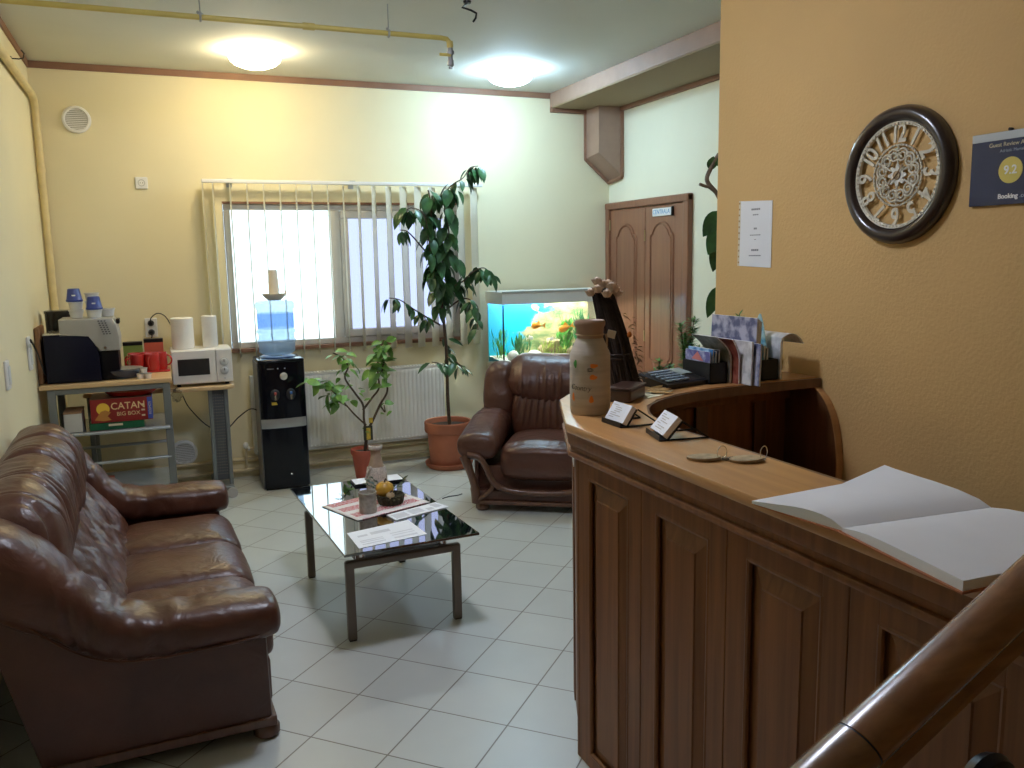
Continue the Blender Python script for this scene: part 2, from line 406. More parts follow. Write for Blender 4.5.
# ceiling beam along the door wall with its corner bracket
m = MB(); m.box(3.17, XR, 2.0, YB, 2.885, ZC, bev=.004); cbm = struct('ceiling_beam', m, BEAM, smooth=False)
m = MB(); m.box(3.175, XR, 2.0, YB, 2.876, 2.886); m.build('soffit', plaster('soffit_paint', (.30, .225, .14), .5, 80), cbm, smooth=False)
m = MB(); m.box(XR - .035, XR, 2.0, 6.43, 2.845, 2.885); m.box(3.17, 3.50, YB - .035, YB, 2.845, 2.885); struct('trim_3', m, TRIM, smooth=False)
m = MB()
for (a, b, z0, z1) in [(0, 0, 0, 0)]:
    top = [m.bm.verts.new(p) for p in ((3.50, 6.43, 2.885), (XR, 6.43, 2.885), (XR, YB, 2.885), (3.50, YB, 2.885))]
    bot = [m.bm.verts.new(p) for p in ((3.50, 6.43, 2.50), (XR, 6.43, 2.30), (XR, YB, 2.27), (3.50, YB, 2.47))]
    m.skin([bot, top])
struct('ceiling_beam_bracket', m, BEAM, smooth=False)
m = MB()
m.box(3.488, 3.508, YB - .03, YB - .004, 2.46, 2.885); m.box(XR - .03, XR - .004, 6.418, 6.438, 2.30, 2.885)
m.tube([(3.50, YB - .015, 2.468), (XR - .01, YB - .02, 2.27)], .016, 6); m.tube([(XR - .015, 6.435, 2.30), (XR - .015, YB - .02, 2.272)], .016, 6)
struct('trim_4', m, TRIM, smooth=False)

# ------------------------------------------------------------------ window
m = MB(); d0, d1 = YB - .004, YB + .12
m.box(WX0 - .002, WX0 + .006, YB + .02, d1, WZ0, WZ1); m.box(WX1 - .03, WX1 + .006, d0, d1, WZ0, WZ1); m.box(WX0, WX1, d0, d1, WZ1 - .012, WZ1 + .004); m.box(WX0, WX1, d0 - .03, d1, WZ0 - .008, WZ0 + .018)
wf = struct('window_1', m, TRIM, smooth=False)
y0, y1 = YB + .03, YB + .09
m = MB(); t = .045; a0, a1, b0, b1 = WX0 + .012, WX1 - .03, WZ0 + .018, WZ1 - .012
m.box(a0, a1, y0, y1, b0, b0 + t, bev=.006); m.box(a0, a1, y0, y1, b1 - t, b1, bev=.006)
m.box(a0, a0 + t, y0, y1, b0 + t, b1 - t, bev=.006); m.box(a1 - t, a1, y0, y1, b0 + t, b1 - t, bev=.006); m.box(1.285, 1.36, y0, y1, b0 + t, b1 - t, bev=.006)
m.build('window_frame', FRAME, wf, smooth=False)
m = MB(); s0, s1, q0, q1, k = 1.362, a1 - t - .002, b0 + t + .002, b1 - t - .002, .06
for bx in ((s0, s1, q0, q0 + k), (s0, s1, q1 - k, q1), (s0, s0 + k, q0 + k, q1 - k), (s1 - k, s1, q0 + k, q1 - k)): m.box(bx[0], bx[1], y0 - .018, y1 - .01, bx[2], bx[3], bev=.008)
m.build('window_sash', FRAME, wf, smooth=False)
m = MB(); m.box(a0 + t, 1.285, YB + .06, YB + .066, b0 + t, b1 - t); m.build('window_pane', GLASS, wf, smooth=False)
m = MB(); m.box(s0 + k, s1 - k, YB + .06, YB + .066, q0 + k, q1 - k); m.build('window_pane', clearmat('sky_dimming_glass', (.60, .56, .66)), wf, smooth=False)  # tint stands in for the dimmer daylight seen through this sash
# portal for the daylight
pl = bpy.data.lights.new('window_daylight', 'AREA'); pl.shape = 'RECTANGLE'; pl.size = WX1 - WX0; pl.size_y = WZ1 - WZ0; pl.cycles.is_portal = True
po = bpy.data.objects.new('window_daylight', pl); C.objects.link(po); po.location = ((WX0 + WX1) / 2, YB + .13, (WZ0 + WZ1) / 2); po.rotation_euler = (R(-90), 0, 0)

# ------------------------------------------------------------------ door
m = MB(); DZ = 2.095
m.box(XR - .045, XR + .002, 5.405, 5.475, 0, DZ, bev=.008); m.box(XR - .045, XR + .002, 6.61, 6.675, 0, DZ, bev=.008); m.box(XR - .05, XR + .002, 5.405, 6.675, 2.035, DZ, bev=.012)
df = struct('door_1', m, WDOOR, smooth=False)
def door_leaf(ya, yb, pa, pb):
    m = MB(); m.box(XR - .028, XR - .002, ya, yb, .01, 2.03, bev=.003)
    lf = m.build('door_leaf', WDOOR, df, smooth=False)
    # long panel with a shouldered arch at the top and mirrored at the foot
    def outline(ins, z0, z1):
        w2 = (pb - pa) / 2 - ins; c = (pa + pb) / 2; pts = []
        prof = [(-1, 0), (-1, .035), (-.93, .055), (-.80, .06), (-.76, .075), (-.6, .112), (-.38, .134), (-.18, .144), (0, .147), (.18, .144), (.38, .134), (.6, .112), (.76, .075), (.80, .06), (.93, .055), (1, .035), (1, 0)]
        for u, h in prof: pts.append((c + u * w2, z1 - .15 + h - ins * .8))
        for u, h in reversed(prof): pts.append((c + u * w2, z0 + .15 - h + ins * .8))
        return pts
    m = MB()
    o = outline(0, .70, 1.90)
    m.tube([(XR - .029, y, z) for y, z in o], .011, 6, loop=True)
    m.build('panel_moulding', WDOOR, lf)
    m = MB(); m.prism(outline(.028, .70, 1.90), XR - .034, XR - .024, 'YZ'); m.build('raised_panel', WDOOR, lf, smooth=False)
    o = None
door_leaf(6.035, 6.605, 6.17, 6.50); door_leaf(5.49, 6.03, 5.62, 5.95)
for z in (1.80, .98):
    m = MB(); m.cyl((XR - .032, 6.032, z - .045), (XR - .032, 6.032, z + .045), .006, 8); m.build('hinge', mat('dull_brass', (.45, .36, .2), .4, .8), df)
m = MB(); m.cyl((XR - .032, 6.608, 1.86), (XR - .032, 6.608, 1.95), .006, 8); m.build('hinge', MATS['dull_brass'], df)
# sign on the door
m = MB(); m.box(XR - .045, XR - .030, 5.63, 5.90, 1.945, 2.005, bev=.003); sg = m.build('door_sign', PVC, smooth=False); tag(sg, 'small white plastic name plate with blue capitals at the top of the brown door', 'sign')
m = MB(); m.text('CENTRALA', .048, frame((XR - .046, 5.77, 1.975), (0, -1, 0), (0, 0, 1)), .001); m.build('lettering', mat('blue_ink', (.10, .28, .55), .5), sg, smooth=False)
m = MB(); m.box(XR - .047, XR - .029, 5.615, 5.632, 1.94, 2.01, bev=.003); m.build('end_cap', BLACKP, sg, smooth=False)

# ------------------------------------------------------------------ lamps on the ceiling
def lamp(x, y, col, s, lab):
    t = thing('ceiling_lamp', lab, 'ceiling lamp', (x, y, ZC), 0)
    m = MB(); m.lathe([(.0, -.001), (.10, -.001), (.10, -.012), (0, -.012)], (x, y, ZC), 32); m.build('base_ring', PVC, t)
    m = MB(); m.lathe([(.14, -.008), (.162, -.02), (.168, -.04), (.155, -.068), (.125, -.09), (.08, -.106), (.03, -.114), (0, -.115)], (x, y, ZC), 32, caps=False); m.build('glass_dome', emitmat('glow_%d' % (x * 10), col, s), t)
lamp(.70, 5.93, (1.0, .83, .50), 24, 'round glowing ceiling lamp with warm light above the window blind')
lamp(2.50, 5.94, (.69, 1.02, 1.30), 33, 'round glowing ceiling lamp with cool white light next to the ceiling beam')
lamp(.88, 3.0, (.90, .97, 1.16), 42, 'round ceiling lamp above the near end of the coffee table')
# ------------------------------------------------------------------ gas pipes
t = thing('gas_pipe', 'yellow gas pipe hung below the ceiling, ending in a small valve', 'pipe', (XL, 4.66, 2.85))
m = MB(); m.tube([(XL, 4.66, 2.85), (1.55, 4.66, 2.85), (1.585, 4.66, 2.846), (1.60, 4.66, 2.83), (1.603, 4.66, 2.80)], .0135, 10); m.cyl((.80, 4.66, 2.85), (.86, 4.66, 2.85), .018, 10); m.cyl((1.60, 4.66, 2.835), (1.603, 4.66, 2.805), .018, 10)
m.build('pipe', GASY, t)
m = MB(); m.cyl((1.603, 4.66, 2.80), (1.603, 4.66, 2.715), .014, 10); m.cyl((1.603, 4.66, 2.785), (1.603, 4.66, 2.765), .021, 6); m.cyl((1.603, 4.66, 2.735), (1.603, 4.66, 2.705), .018, 6); m.cyl((1.603, 4.66, 2.70), (1.603, 4.66, 2.69), .012, 8)
v = m.build('valve', mat('valve_grey', (.25, .25, .25), .4, .5), t); m = MB(); m.box(1.535, 1.603, 4.645, 4.652, 2.752, 2.768, bev=.003); m.build('valve_handle', GASY, v, smooth=False)
for x in (.30, 1.255):
    m = MB(); m.cyl((x, 4.66, 3.0), (x, 4.66, 2.87), .0035, 6); m.tube([(x, 4.66 + .017 * math.cos(a), 2.85 + .019 * math.sin(a)) for a in [2 * PI * k / 12 for k in range(12)]], .006, 6, loop=True); m.cyl((x - .012, 4.64, 2.868), (x + .012, 4.68, 2.868), .008, 6)
    m.build('pipe_hanger', STEEL, t)
t = thing('wall_pipe', 'yellow painted pipe running along the left wall and down the room corner', 'pipe', (XL + .03, 6.63, 0))
m = MB(); pth = [(XL + .028, YF + .02, 2.80), (XL + .028, 6.56, 2.76), (XL + .028, 6.61, 2.745), (XL + .03, 6.635, 2.70), (XL + .03, 6.64, 2.6), (XL + .03, 6.64, .0)]
m.tube(pth, .024, 10); m.cyl((XL + .03, 6.64, 2.27), (XL + .03, 6.64, 2.31), .028, 10); m.build('pipe', mat('ochre_pipe_paint', (.74, .60, .31), .5, var=.1), t)
m = MB(); m.tube([(XL + .004, 5.86, 2.84), (XL + .05, 5.86, 2.84), (XL + .07, 5.88, 2.85), (XL + .075, 5.9, 2.88), (XL + .06, 5.91, 2.90)], .004, 6); m.cyl((XL, 5.86, 2.84), (XL + .012, 5.86, 2.84), .014, 8)
tag(m.build('wall_hook', BLACKP), 'dark wire hook screwed high on the left wall', 'hook')
t = thing('ceiling_hook', 'dark bent cable hook sticking out of the bare ceiling', 'hook', (1.64, 4.47, 3.0))
m = MB(); m.lathe([(0, 0), (.022, 0), (.02, -.012), (0, -.014)], (1.64, 4.47, 3.0), 12); m.build('plate', BLACKP, t)
m = MB(); m.tube([(1.64, 4.47, 2.99), (1.61, 4.47, 2.965), (1.66, 4.47, 2.955), (1.695, 4.48, 2.945), (1.69, 4.48, 2.92), (1.675, 4.48, 2.90)], .006, 6); m.build('wire', BLACKP, t)
# heating pipes behind the cooler and under the radiator
for z, lab, y in ((.145, 'upper cream heating pipe running along the foot of the back wall', 6.645), (.062, 'lower cream heating pipe running just above the floor tiles', 6.635)):
    m = MB(); m.cyl((-.62, y, z), (3.3, y, z), .0145, 10)
    for x in (.9, 2.0): m.box(x - .006, x + .006, y, YB, z - .012, z + .012)
    tag(m.build('heating_pipe', PIPEC), lab, 'pipe')

# ------------------------------------------------------------------ vents, sockets
def vent(x, z, r, lab):
    t = thing('air_vent', lab, 'vent', (x, YB, z - r))
    Mx = Matrix.Translation((x, YB, z)) @ Matrix.Rotation(PI / 2, 4, 'X')
    m = MB(); m.lathe([(r * .76, .004), (r * .76, .02), (r * .82, .024), (r * .95, .02), (r, .008), (r, 0), (r * .76, 0)], n=32, M=Mx, caps=False); m.build('rim', PVC, t)
    m = MB()
    for k in range(-5, 6):
        zz = k * r * .135; hw = math.sqrt(max(0, (r * .78) ** 2 - zz * zz))
        m.box(x - hw, x + hw, YB - .012, YB - .003, z + zz - r * .035, z + zz + r * .055, M=None)
    m.build('louvre', PVC, t, smooth=False)
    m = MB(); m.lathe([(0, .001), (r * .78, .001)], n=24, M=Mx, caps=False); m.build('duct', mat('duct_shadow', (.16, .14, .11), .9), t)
vent(-.42, 2.63, .092, 'round white air vent high on the yellow back wall')
vent(.10, .235, .098, 'round white air vent low on the back wall behind the shelf stand')
def socket_plate(x, z, w, h, lab, holes, name='wall_socket'):
    t = thing(name, lab, 'socket', (x, YB, z - h / 2))
    m = MB(); m.box(x - w / 2, x + w / 2, YB - .014, YB, z - h / 2, z + h / 2, bev=.006); m.build('plate', PVC, t, smooth=False)
    for dz in holes:
        Mx = Matrix.Translation((x, YB - .012, z + dz)) @ Matrix.Rotation(PI / 2, 4, 'X')
        m = MB(); m.lathe([(.024, 0), (.024, .004), (.020, .004), (.018, .001), (0, .001)], n=20, M=Mx, caps=False); m.build('insert', mat('socket_grey', (.5, .5, .5), .4), t)
        m = MB()
        for dx in (-.008, .008): m.cyl((x + dx, YB - .0125, z + dz), (x + dx, YB - .0145, z + dz), .003, 8)
        m.build('contact', BLACKP, t)
    return t
socket_plate(-.042, 2.212, .082, .082, 'single white socket alone high on the yellow back wall', (0,))
socket_plate(-.055, 1.185, .085, .14, 'white double socket with black plugs behind the coffee mugs', ())
for dz, nm in ((.033, 'upper'), (-.033, 'lower')):
    tt = thing('power_cord', 'black power plug with its cord in the %s half of the double socket' % nm, 'plug', (-.055, YB - .02, 1.185 + dz - .02))
    m = MB(); Mx = Matrix.Translation((-.055, YB - .014, 1.185 + dz)) @ Matrix.Rotation(PI / 2, 4, 'X')
    m.lathe([(.0, 0), (.022, 0), (.022, .012), (.014, .03), (.01, .036), (0, .037)], n=14, M=Mx); m.build('plug', BLACKP, tt)
    m = MB()
    if nm == 'upper': pts = catmull([(-.055, YB - .045, 1.22), (-.05, YB - .06, 1.26), (.0, YB - .06, 1.29), (.055, YB - .05, 1.25), (.10, YB - .06, 1.12), (.105, YB - .06, 1.0), (.10, YB - .05, .85)], 30)
    else: pts = catmull([(-.055, YB - .045, 1.15), (-.055, YB - .06, 1.12), (-.075, YB - .05, 1.08), (-.115, YB - .05, 1.0), (-.135, YB - .05, .9)], 16)
    m.tube(pts, .004, 6); m.build('cable', BLACKP, tt)
def left_plate(y, z, w, h, lab, name, cat):
    t = thing(name, lab, cat, (XL, y, z - h / 2))
    m = MB(); m.box(XL, XL + .014, y - w / 2, y + w / 2, z - h / 2, z + h / 2, bev=.006); m.build('plate', PVC, t, smooth=False)
    m = MB(); m.box(XL + .012, XL + .02, y - w * .28, y + w * .28, z - h * .34, z + h * .30, bev=.003); m.build('rocker' if 'switch' in name else 'insert', mat('switch_white', (.7, .72, .72), .3), t, smooth=False)
left_plate(4.60, 1.135, .085, .14, 'white light switch on the pale left wall above the sofa', 'light_switch', 'switch')
left_plate(5.40, 1.16, .085, .19, 'white socket on the left wall beside the black coffee machine', 'wall_socket', 'socket')

# ------------------------------------------------------------------ vertical blind
t = thing('vertical_blind', 'white vertical slat blind drawn open across the window', 'blind', (1.45, YB - .07, .93))
m = MB(); m.box(.355, 2.51, YB - .10, YB - .06, 2.215, 2.24, bev=.004); m.build('head_rail', PVC, t, smooth=False)
for x in (.55, 1.45, 2.35):
    m = MB(); m.box(x - .02, x + .02, YB - .085, YB, 2.24, 2.246); m.box(x - .02, x + .02, YB - .006, YB, 2.19, 2.246); m.build('bracket', STEEL, t, smooth=False)
SL = fabric('blind_fabric', (.88, .85, .76), .65)
SL2 = SL
xs = [.36, .43] + [.548 + .118 * k for k in range(17)]
for k, x in enumerate(xs):
    a = PI / 2 - math.atan2(x, YB - .08) - R(6 if x < 1.4 else 6 + 26 * min(1, (x - 1.4) / .45))
    M = Matrix.Translation((x, YB - .082, 0)) @ Matrix.Rotation(a, 4, 'Z')
    m = MB(); nseg = 6; sway = random.uniform(-.012, .012)
    def P(i, j, M=M, sway=sway):
        u = (i / nseg - .5) * .108; z = .935 + (2.205 - .935) * j / 5
        return M @ V(u + sway * (1 - j / 5), .0015 * math.sin(PI * i / nseg), z)
    m.surf(P, nseg + 1, 6)
    sl = m.build('slat', SL, t, solid=.0006)
    m = MB(); m.cyl(M @ V(0, 0, 2.20), M @ V(0, 0, 2.222), .004, 6); m.build('clip', PVC, sl)

# ------------------------------------------------------------------ radiator
RX0, RX1, RZ0, RZ1, RY0, RY1 = .60, 2.125, .185, .79, 6.555, 6.655
t = thing('radiator', 'long white panel radiator on the wall under the window', 'radiator', (1.36, 6.6, RZ0))
RAD = mat('radiator_enamel', (.78, .78, .75), .35, var=.05, vscale=3)
m = MB(); n = 46
pts = []
for k in range(n):
    x0 = RX0 + .01 + (RX1 - RX0 - .02) * k / n; d = (RX1 - RX0 - .02) / n
    pts += [(x0, RY0 + .006), (x0 + d * .18, RY0), (x0 + d * .72, RY0), (x0 + d * .9, RY0 + .006)]
g = []
for x, y in pts:
    g.append([m.bm.verts.new(p) for p in ((x, RY0 + .012, RZ0 + .015), (x, RY0 + .001, RZ0 + .03), (x, y, RZ0 + .055), (x, y, RZ1 - .055), (x, RY0 + .001, RZ1 - .03), (x, RY0 + .012, RZ1 - .01))])
for a, b in zip(g, g[1:]):
    for j in range(5): m.bm.faces.new((a[j], b[j], b[j + 1], a[j + 1]))
m.build('front_panel', RAD, t, angle=60)
m = MB(); m.box(RX0, RX0 + .012, RY0, RY1, RZ0 + .01, RZ1, bev=.004); m.build('side_cover', RAD, t, smooth=False)
m = MB(); m.box(RX1 - .012, RX1, RY0, RY1, RZ0 + .01, RZ1, bev=.004); m.build('side_cover', RAD, t, smooth=False)
m = MB(); m.box(RX0 + .01, RX1 - .01, RY1 - .02, RY1 - .012, RZ0 + .02, RZ1 - .02); m.build('back_panel', RAD, t, smooth=False)
m = MB(); 
m.box(RX0, RX1, RY0, RY0 + .012, RZ1 - .012, RZ1); m.box(RX0, RX1, RY1 - .012, RY1, RZ1 - .012, RZ1)
for k in range(61): x = RX0 + .012 + (RX1 - RX0 - .03) * k / 60; m.box(x, x + .008, RY0 + .012, RY1 - .012, RZ1 - .01, RZ1 - .002)
m.build('top_grille', RAD, t, smooth=False)
m = MB()
for k in range(52): x = RX0 + .02 + (RX1 - RX0 - .04) * k / 51; m.box(x - .006, x + .006, RY0 - .004, RY0 + .004, RZ0 + .028, RZ0 + .040)
m.build('weld_dots', mat('bright_enamel', (.9, .9, .88), .3), t, smooth=False)
m = MB(); m.box(RX0 + .01, RX1 - .01, RY0 + .01, RY1 - .02, RZ0, RZ0 + .012); m.build('bottom_panel', RAD, t, smooth=False)
m = MB(); m.tube([(RX0 + .005, 6.61, RZ0 + .05), (RX0 - .05, 6.61, RZ0 + .05), (RX0 - .06, 6.615, RZ0 + .04), (RX0 - .06, 6.625, .08)], .011, 8); m.build('supply_pipe', PIPEC, t)
m = MB(); m.ball((RX0 - .06, 6.605, RZ0 + .075), (.02, .02, .028), 12, 8); m.cyl((RX0 - .03, 6.61, RZ0 + .05), (RX0 - .045, 6.61, RZ0 + .05), .016, 8); m.build('valve', PVC, t)

# ------------------------------------------------------------------ water cooler
cx, cy0, cy1 = .782, 6.16, 6.49
t = thing('water_cooler', 'tall black water cooler with a silver band between the shelves and the radiator', 'water cooler', (cx, 6.32, 0))
BLG = mat('gloss_black', (.004, .005, .009), .16, var=.1, coat=.1, spec=.25)
BLS = mat('grey_side', (.10, .105, .115), .35)
def cool_prof(z0, z1, bulge):
    m = MB(); rs = []
    for i in range(9):
        f = i / 8; z = z0 + (z1 - z0) * f; pts = []
        for k in range(13):
            u = -1 + 2 * k / 12; pts.append(V(cx + u * .158, cy0 + .018 * u * u * (1 if abs(u) < .99 else 1.4) - bulge * math.sin(PI * f), z))
        pts += [V(cx + .158, cy1, z), V(cx - .158, cy1, z)]; rs.append(m.ring(pts))
    m.skin(rs); return m
cool_prof(.012, .455, .0).build('lower_door', BLG, t, angle=35)
cool_prof(.525, .93, .006).build('upper_panel', BLG, t, angle=35)
cool_prof(.457, .523, .004).build('silver_band', mat('silver_plastic', (.38, .39, .40), .3, .5), t, angle=35)
m = MB(); m.box(cx - .15, cx + .15, cy0 + .03, cy1, 0, .014); m.build('foot_plinth', BLACKP, t, smooth=False)
m = MB(); m.box(cx - .165, cx - .157, cy0 + .03, cy1, .01, .93, bev=.003); m.build('side_panel', BLS, t, smooth=False)
m = MB(); m.box(cx + .157, cx + .165, cy0 + .03, cy1, .01, .93, bev=.003); m.build('side_panel', BLS, t, smooth=False)
m = MB(); m.box(cx - .162, cx + .162, cy0 - .002, cy1, .928, .955, bev=.012, seg=3); m.build('top_deck', BLG, t, angle=30)
m = MB(); m.lathe([(.125, .953), (.128, .962), (.11, .968), (.05, .965)], (cx, 6.33, 0), 28, caps=False); m.build('bottle_collar', mat('dark_blue_plastic', (.03, .05, .16), .3), t)
for dx, nm, cc in ((-.055, 'hot', (.5, .08, .06)), (.055, 'cold', (.08, .2, .5))):
    m = MB(); m.ball((cx + dx, cy0 - .006, .70), (.034, .012, .042), 14, 8); tp = m.build('tap_recess', mat('recess_black', (.02, .02, .025), .3), t)
    m = MB(); m.cyl((cx + dx, cy0 - .012, .695), (cx + dx, cy0 - .04, .695), .009, 10); m.cyl((cx + dx, cy0 - .036, .70), (cx + dx, cy0 - .036, .668), .010, 10); m.build('tap', CHROME, tp)
    m = MB(); m.box(cx + dx - .008, cx + dx + .008, cy0 - .03, cy0 - .014, .703, .722, bev=.003); m.build('lever', mat('lever_' + nm, cc, .4), tp, smooth=False)
m = MB(); m.lathe([(0, .012), (.015, .012), (.026, .008), (.028, 0)], n=18, M=Matrix.Translation((cx + .012, cy0 - .004, .832)) @ Matrix.Rotation(PI / 2, 4, 'X'), caps=False); m.build('round_badge', mat('badge_silver', (.75, .74, .68), .25, .6), t)
m = MB(); m.box(cx - .082, cx - .04, cy0 - .003, cy0 + .008, .628, .648); m.build('warning_label', mat('yellow_label', (.75, .52, .06), .5), t, smooth=False)
m = MB()
for dx in (-.03, .018): m.box(cx + dx, cx + dx + .008, cy0 - .004, cy0 + .006, .886, .892)
m.build('indicator_light', mat('pale_indicator', (.6, .66, .7), .3), t, smooth=False)
m = MB(); m.box(cx - .10, cx - .055, cy0 - .002, cy0 + .01, .885, .892); m.build('maker_plate', mat('plate_grey', (.3, .3, .32), .3, .5), t, smooth=False)
m = MB(); m.ball((cx + .03, cy0 - .003, .112), (.010, .006, .008), 8, 6); m.build('door_catch', CHROME, t)
m = MB(); m.tube(catmull([(cx - .158, 6.4, .56), (cx - .21, 6.42, .57), (cx - .29, 6.5, .50), (cx - .38, 6.6, .40), (cx - .5, 6.64, .43), (cx - .62, 6.62, .58), (cx - .66, 6.6, .68)], 30), .0045, 6); m.build('power_cable', BLACKP, t)
# the bottle: shell, water
b = thing('water_bottle', 'upturned blue water bottle standing on the black cooler', 'bottle', (cx, 6.33, .965))
BOT = bottlemat('bottle_plastic', (.74, .78, .84), (.70, .84, .95), .30)
prof = [(.03, .962), (.06, .968), (.115, .985), (.128, 1.0), (.13, 1.055), (.137, 1.063), (.137, 1.082), (.128, 1.09), (.128, 1.125), (.137, 1.133), (.137, 1.152), (.128, 1.16), (.130, 1.30), (.138, 1.312), (.138, 1.345), (.126, 1.362), (.05, 1.366), (0, 1.367)]
m = MB(); m.lathe(prof, (cx, 6.33, 0), 36, caps=False); m.build('bottle_shell', BOT, b, angle=60)
m = MB(); m.lathe([(0, .967), (.058, .972), (.112, .988), (.124, 1.003), (.124, 1.275), (0, 1.276)], (cx, 6.33, 0), 32); m.build('water', clearmat('pale_blue_water', (.92, .96, 1), refl=.03, fres=False), b, angle=50)
m = MB(); m.lathe([(.1285, 1.165), (.1305, 1.17), (.1305, 1.272), (.1285, 1.277)], (cx, 6.33, 0), 32, caps=False); m.build('blue_band', clearmat('blue_film', (.62, .72, .95), refl=.03, fres=False), b)
# dish with paper cups on the bottle
t = thing('dish', 'shallow beige dish on top of the water bottle', 'dish', (cx, 6.33, 1.368))
m = MB(); m.lathe([(0, 1.368), (.045, 1.368), (.062, 1.382), (.082, 1.405), (.086, 1.415), (.079, 1.413), (.058, 1.390), (.0, 1.380)], (cx, 6.33, 0), 26); m.box(cx + .075, cx + .088, 6.325, 6.335, 1.41, 1.432); m.build('bowl', mat('beige_plastic', (.62, .54, .42), .5), t)
m = MB(); m.lathe([(0, 1.381), (.038, 1.381), (.036, 1.43), (.0385, 1.433), (.037, 1.46), (.037, 1.50), (.033, 1.53), (.030, 1.585), (0, 1.586)], (cx, 6.33, 0), 20); tag(m.build('paper_cup_stack', mat('cream_paper_cup', (.80, .72, .60), .6)), 'tall tower of nested cream paper cups on the beige dish', 'paper cups')
# ------------------------------------------------------------------ shelf stand in the corner
ST = GREYM
t = thing('shelf_stand', 'grey metal stand with a beech top holding the black coffee machine', 'shelf', (-.31, 6.03, 0))
TX0, TX1, TY0, TY1, TZ = -.682, .047, 5.61, 6.165, .942
m = MB(); m.box(TX0, TX1, TY0, TY1, TZ - .028, TZ, bev=.006); m.build('top', WLITE, t, smooth=False)
for x in (TX0 + .06, TX1 - .035):
    for y in (TY0 + .03, TY1 - .03):
        m = MB(); m.box(x - .022, x + .022, y - .018, y + .018, .0, TZ - .028, bev=.006); m.build('leg', ST, t, smooth=False)
m = MB(); m.box(TX0 + .05, TX1 - .03, TY0 + .015, TY0 + .04, TZ - .062, TZ - .028, bev=.003); m.build('apron', ST, t, smooth=False)
SHG = mat('grey_glass_shelf', (.30, .33, .36), .12, .1, coat=.5)
for z in (.640, .265):
    m = MB(); m.box(TX0 + .06, TX1 - .03, TY0 + .02, TY1 - .02, z - .012, z, bev=.003); s = m.build('shelf_board', SHG, t, smooth=False)
    m = MB(); m.cyl((TX0 + .05, TY0 + .012, z - .006), (TX1 - .03, TY0 + .012, z - .006), .012, 8); m.build('edge_tube', STEEL, s)
for y in (TY0 + .02, TY1 - .02):
    m = MB(); m.cyl((TX0 + .06, y, .445), (TX1 - .035, y, .445), .010, 8); m.build('cross_bar', STEEL, t)

# ------------------------------------------------------------------ side table with the microwave
t = thing('side_table', 'narrow beech table with a perforated grey end frame under the microwave', 'table', (.21, 6.38, 0))
m = MB(); pl_ = [(-.50, 6.175), (.056, 6.175), (.07, 6.12), (.40, 6.12)] + [(.40 + .055 * math.sin(a), 6.175 - .055 * math.cos(a)) for a in [PI / 2 * k / 6 for k in range(1, 7)]] + [(.455, 6.60), (-.50, 6.60)]
m.prism(pl_, .772, .80, 'XY', bev=.008); m.build('top', WLITE, t, angle=30)
for x in (.290, .395):
    m = MB(); m.box(x - .013, x + .014, 6.17, 6.21, .06, .772, bev=.005); m.build('leg', ST, t, smooth=False)
m = MB(); m.box(.302, .383, 6.186, 6.194, .12, .772); pn = m.build('perforated_panel', mat('dark_mesh_metal', (.10, .105, .115), .5, .4), t, smooth=False)
m = MB()
for i in range(5):
    for j in range(28): m.box(.307 + .0155 * i, .313 + .0155 * i, 6.1845, 6.187, .16 + .021 * j, .166 + .021 * j)
m.build('hole_pattern', mat('mesh_grey', (.26, .24, .20), .5), pn, smooth=False)
m = MB(); m.box(.276, .409, 6.12, 6.56, .045, .085, bev=.01); m.build('foot_rail', ST, t, smooth=False)
for y in (6.125, 6.54):
    m = MB(); m.cyl((.392, y - .028, .036), (.392, y + .028, .036), .036, 18); m.build('castor', mat('castor_grey', (.45, .44, .42), .5), t)
for y in (6.20, 6.575):
    m = MB(); m.box(-.48, -.45, y - .018, y + .018, .0, .772, bev=.005); m.build('leg', ST, t, smooth=False)

# ------------------------------------------------------------------ microwave
t = thing('microwave', 'white microwave oven with a dark window on the narrow beech table', 'microwave', (.255, 6.31, .80))
MW = mat('white_enamel', (.78, .76, .74), .3, var=.02)
X0, X1, Y0, Y1, Z0, Z1 = .056, .452, 6.16, 6.47, .818, 1.055
m = MB(); m.box(X0, X1, Y0 + .02, Y1, Z0, Z1, bev=.008); m.build('case', MW, t, smooth=False)
m = MB(); m.box(X0 + .002, X0 + .285, Y0, Y0 + .022, Z0 + .004, Z1 - .004, bev=.006); d = m.build('door', MW, t, smooth=False)
m = MB(); m.box(X0 + .040, X0 + .245, Y0 - .003, Y0 + .003, Z0 + .062, Z1 - .062, bev=.002); m.build('window', mat('dark_door_glass', (.03, .03, .033), .15, coat=.6), d, smooth=False)
m = MB(); m.box(X0 + .288, X1 - .002, Y0 + .002, Y0 + .022, Z0 + .004, Z1 - .004, bev=.006); cp = m.build('control_panel', MW, t, smooth=False)
for z in (Z0 + .145, Z0 + .065 + .02):
    Mx = Matrix.Translation((X0 + .340, Y0 + .002, z)) @ Matrix.Rotation(PI / 2, 4, 'X')
    m = MB(); m.lathe([(.030, 0), (.030, .004), (.024, .005), (.023, .018), (.02, .02), (0, .02)], n=20, M=Mx, caps=False); k = m.build('dial', mat('dial_grey', (.55, .56, .57), .35), cp)
    m = MB(); m.box(X0 + .338, X0 + .342, Y0 - .022, Y0 - .016, z, z + .018); m.build('pointer', BLACKP, k, smooth=False)
m = MB(); m.cyl((X0 + .34, Y0 + .004, Z0 + .03), (X0 + .34, Y0 - .004, Z0 + .03), .006, 10); m.build('button', mat('dial_grey', (.5, .5, .5)), cp)
for x in (X0 + .04, X1 - .04):
    for y in (Y0 + .05, Y1 - .04):
        m = MB(); m.cyl((x, y, .80), (x, y, .82), .014, 8); m.build('foot', BLACKP, t)
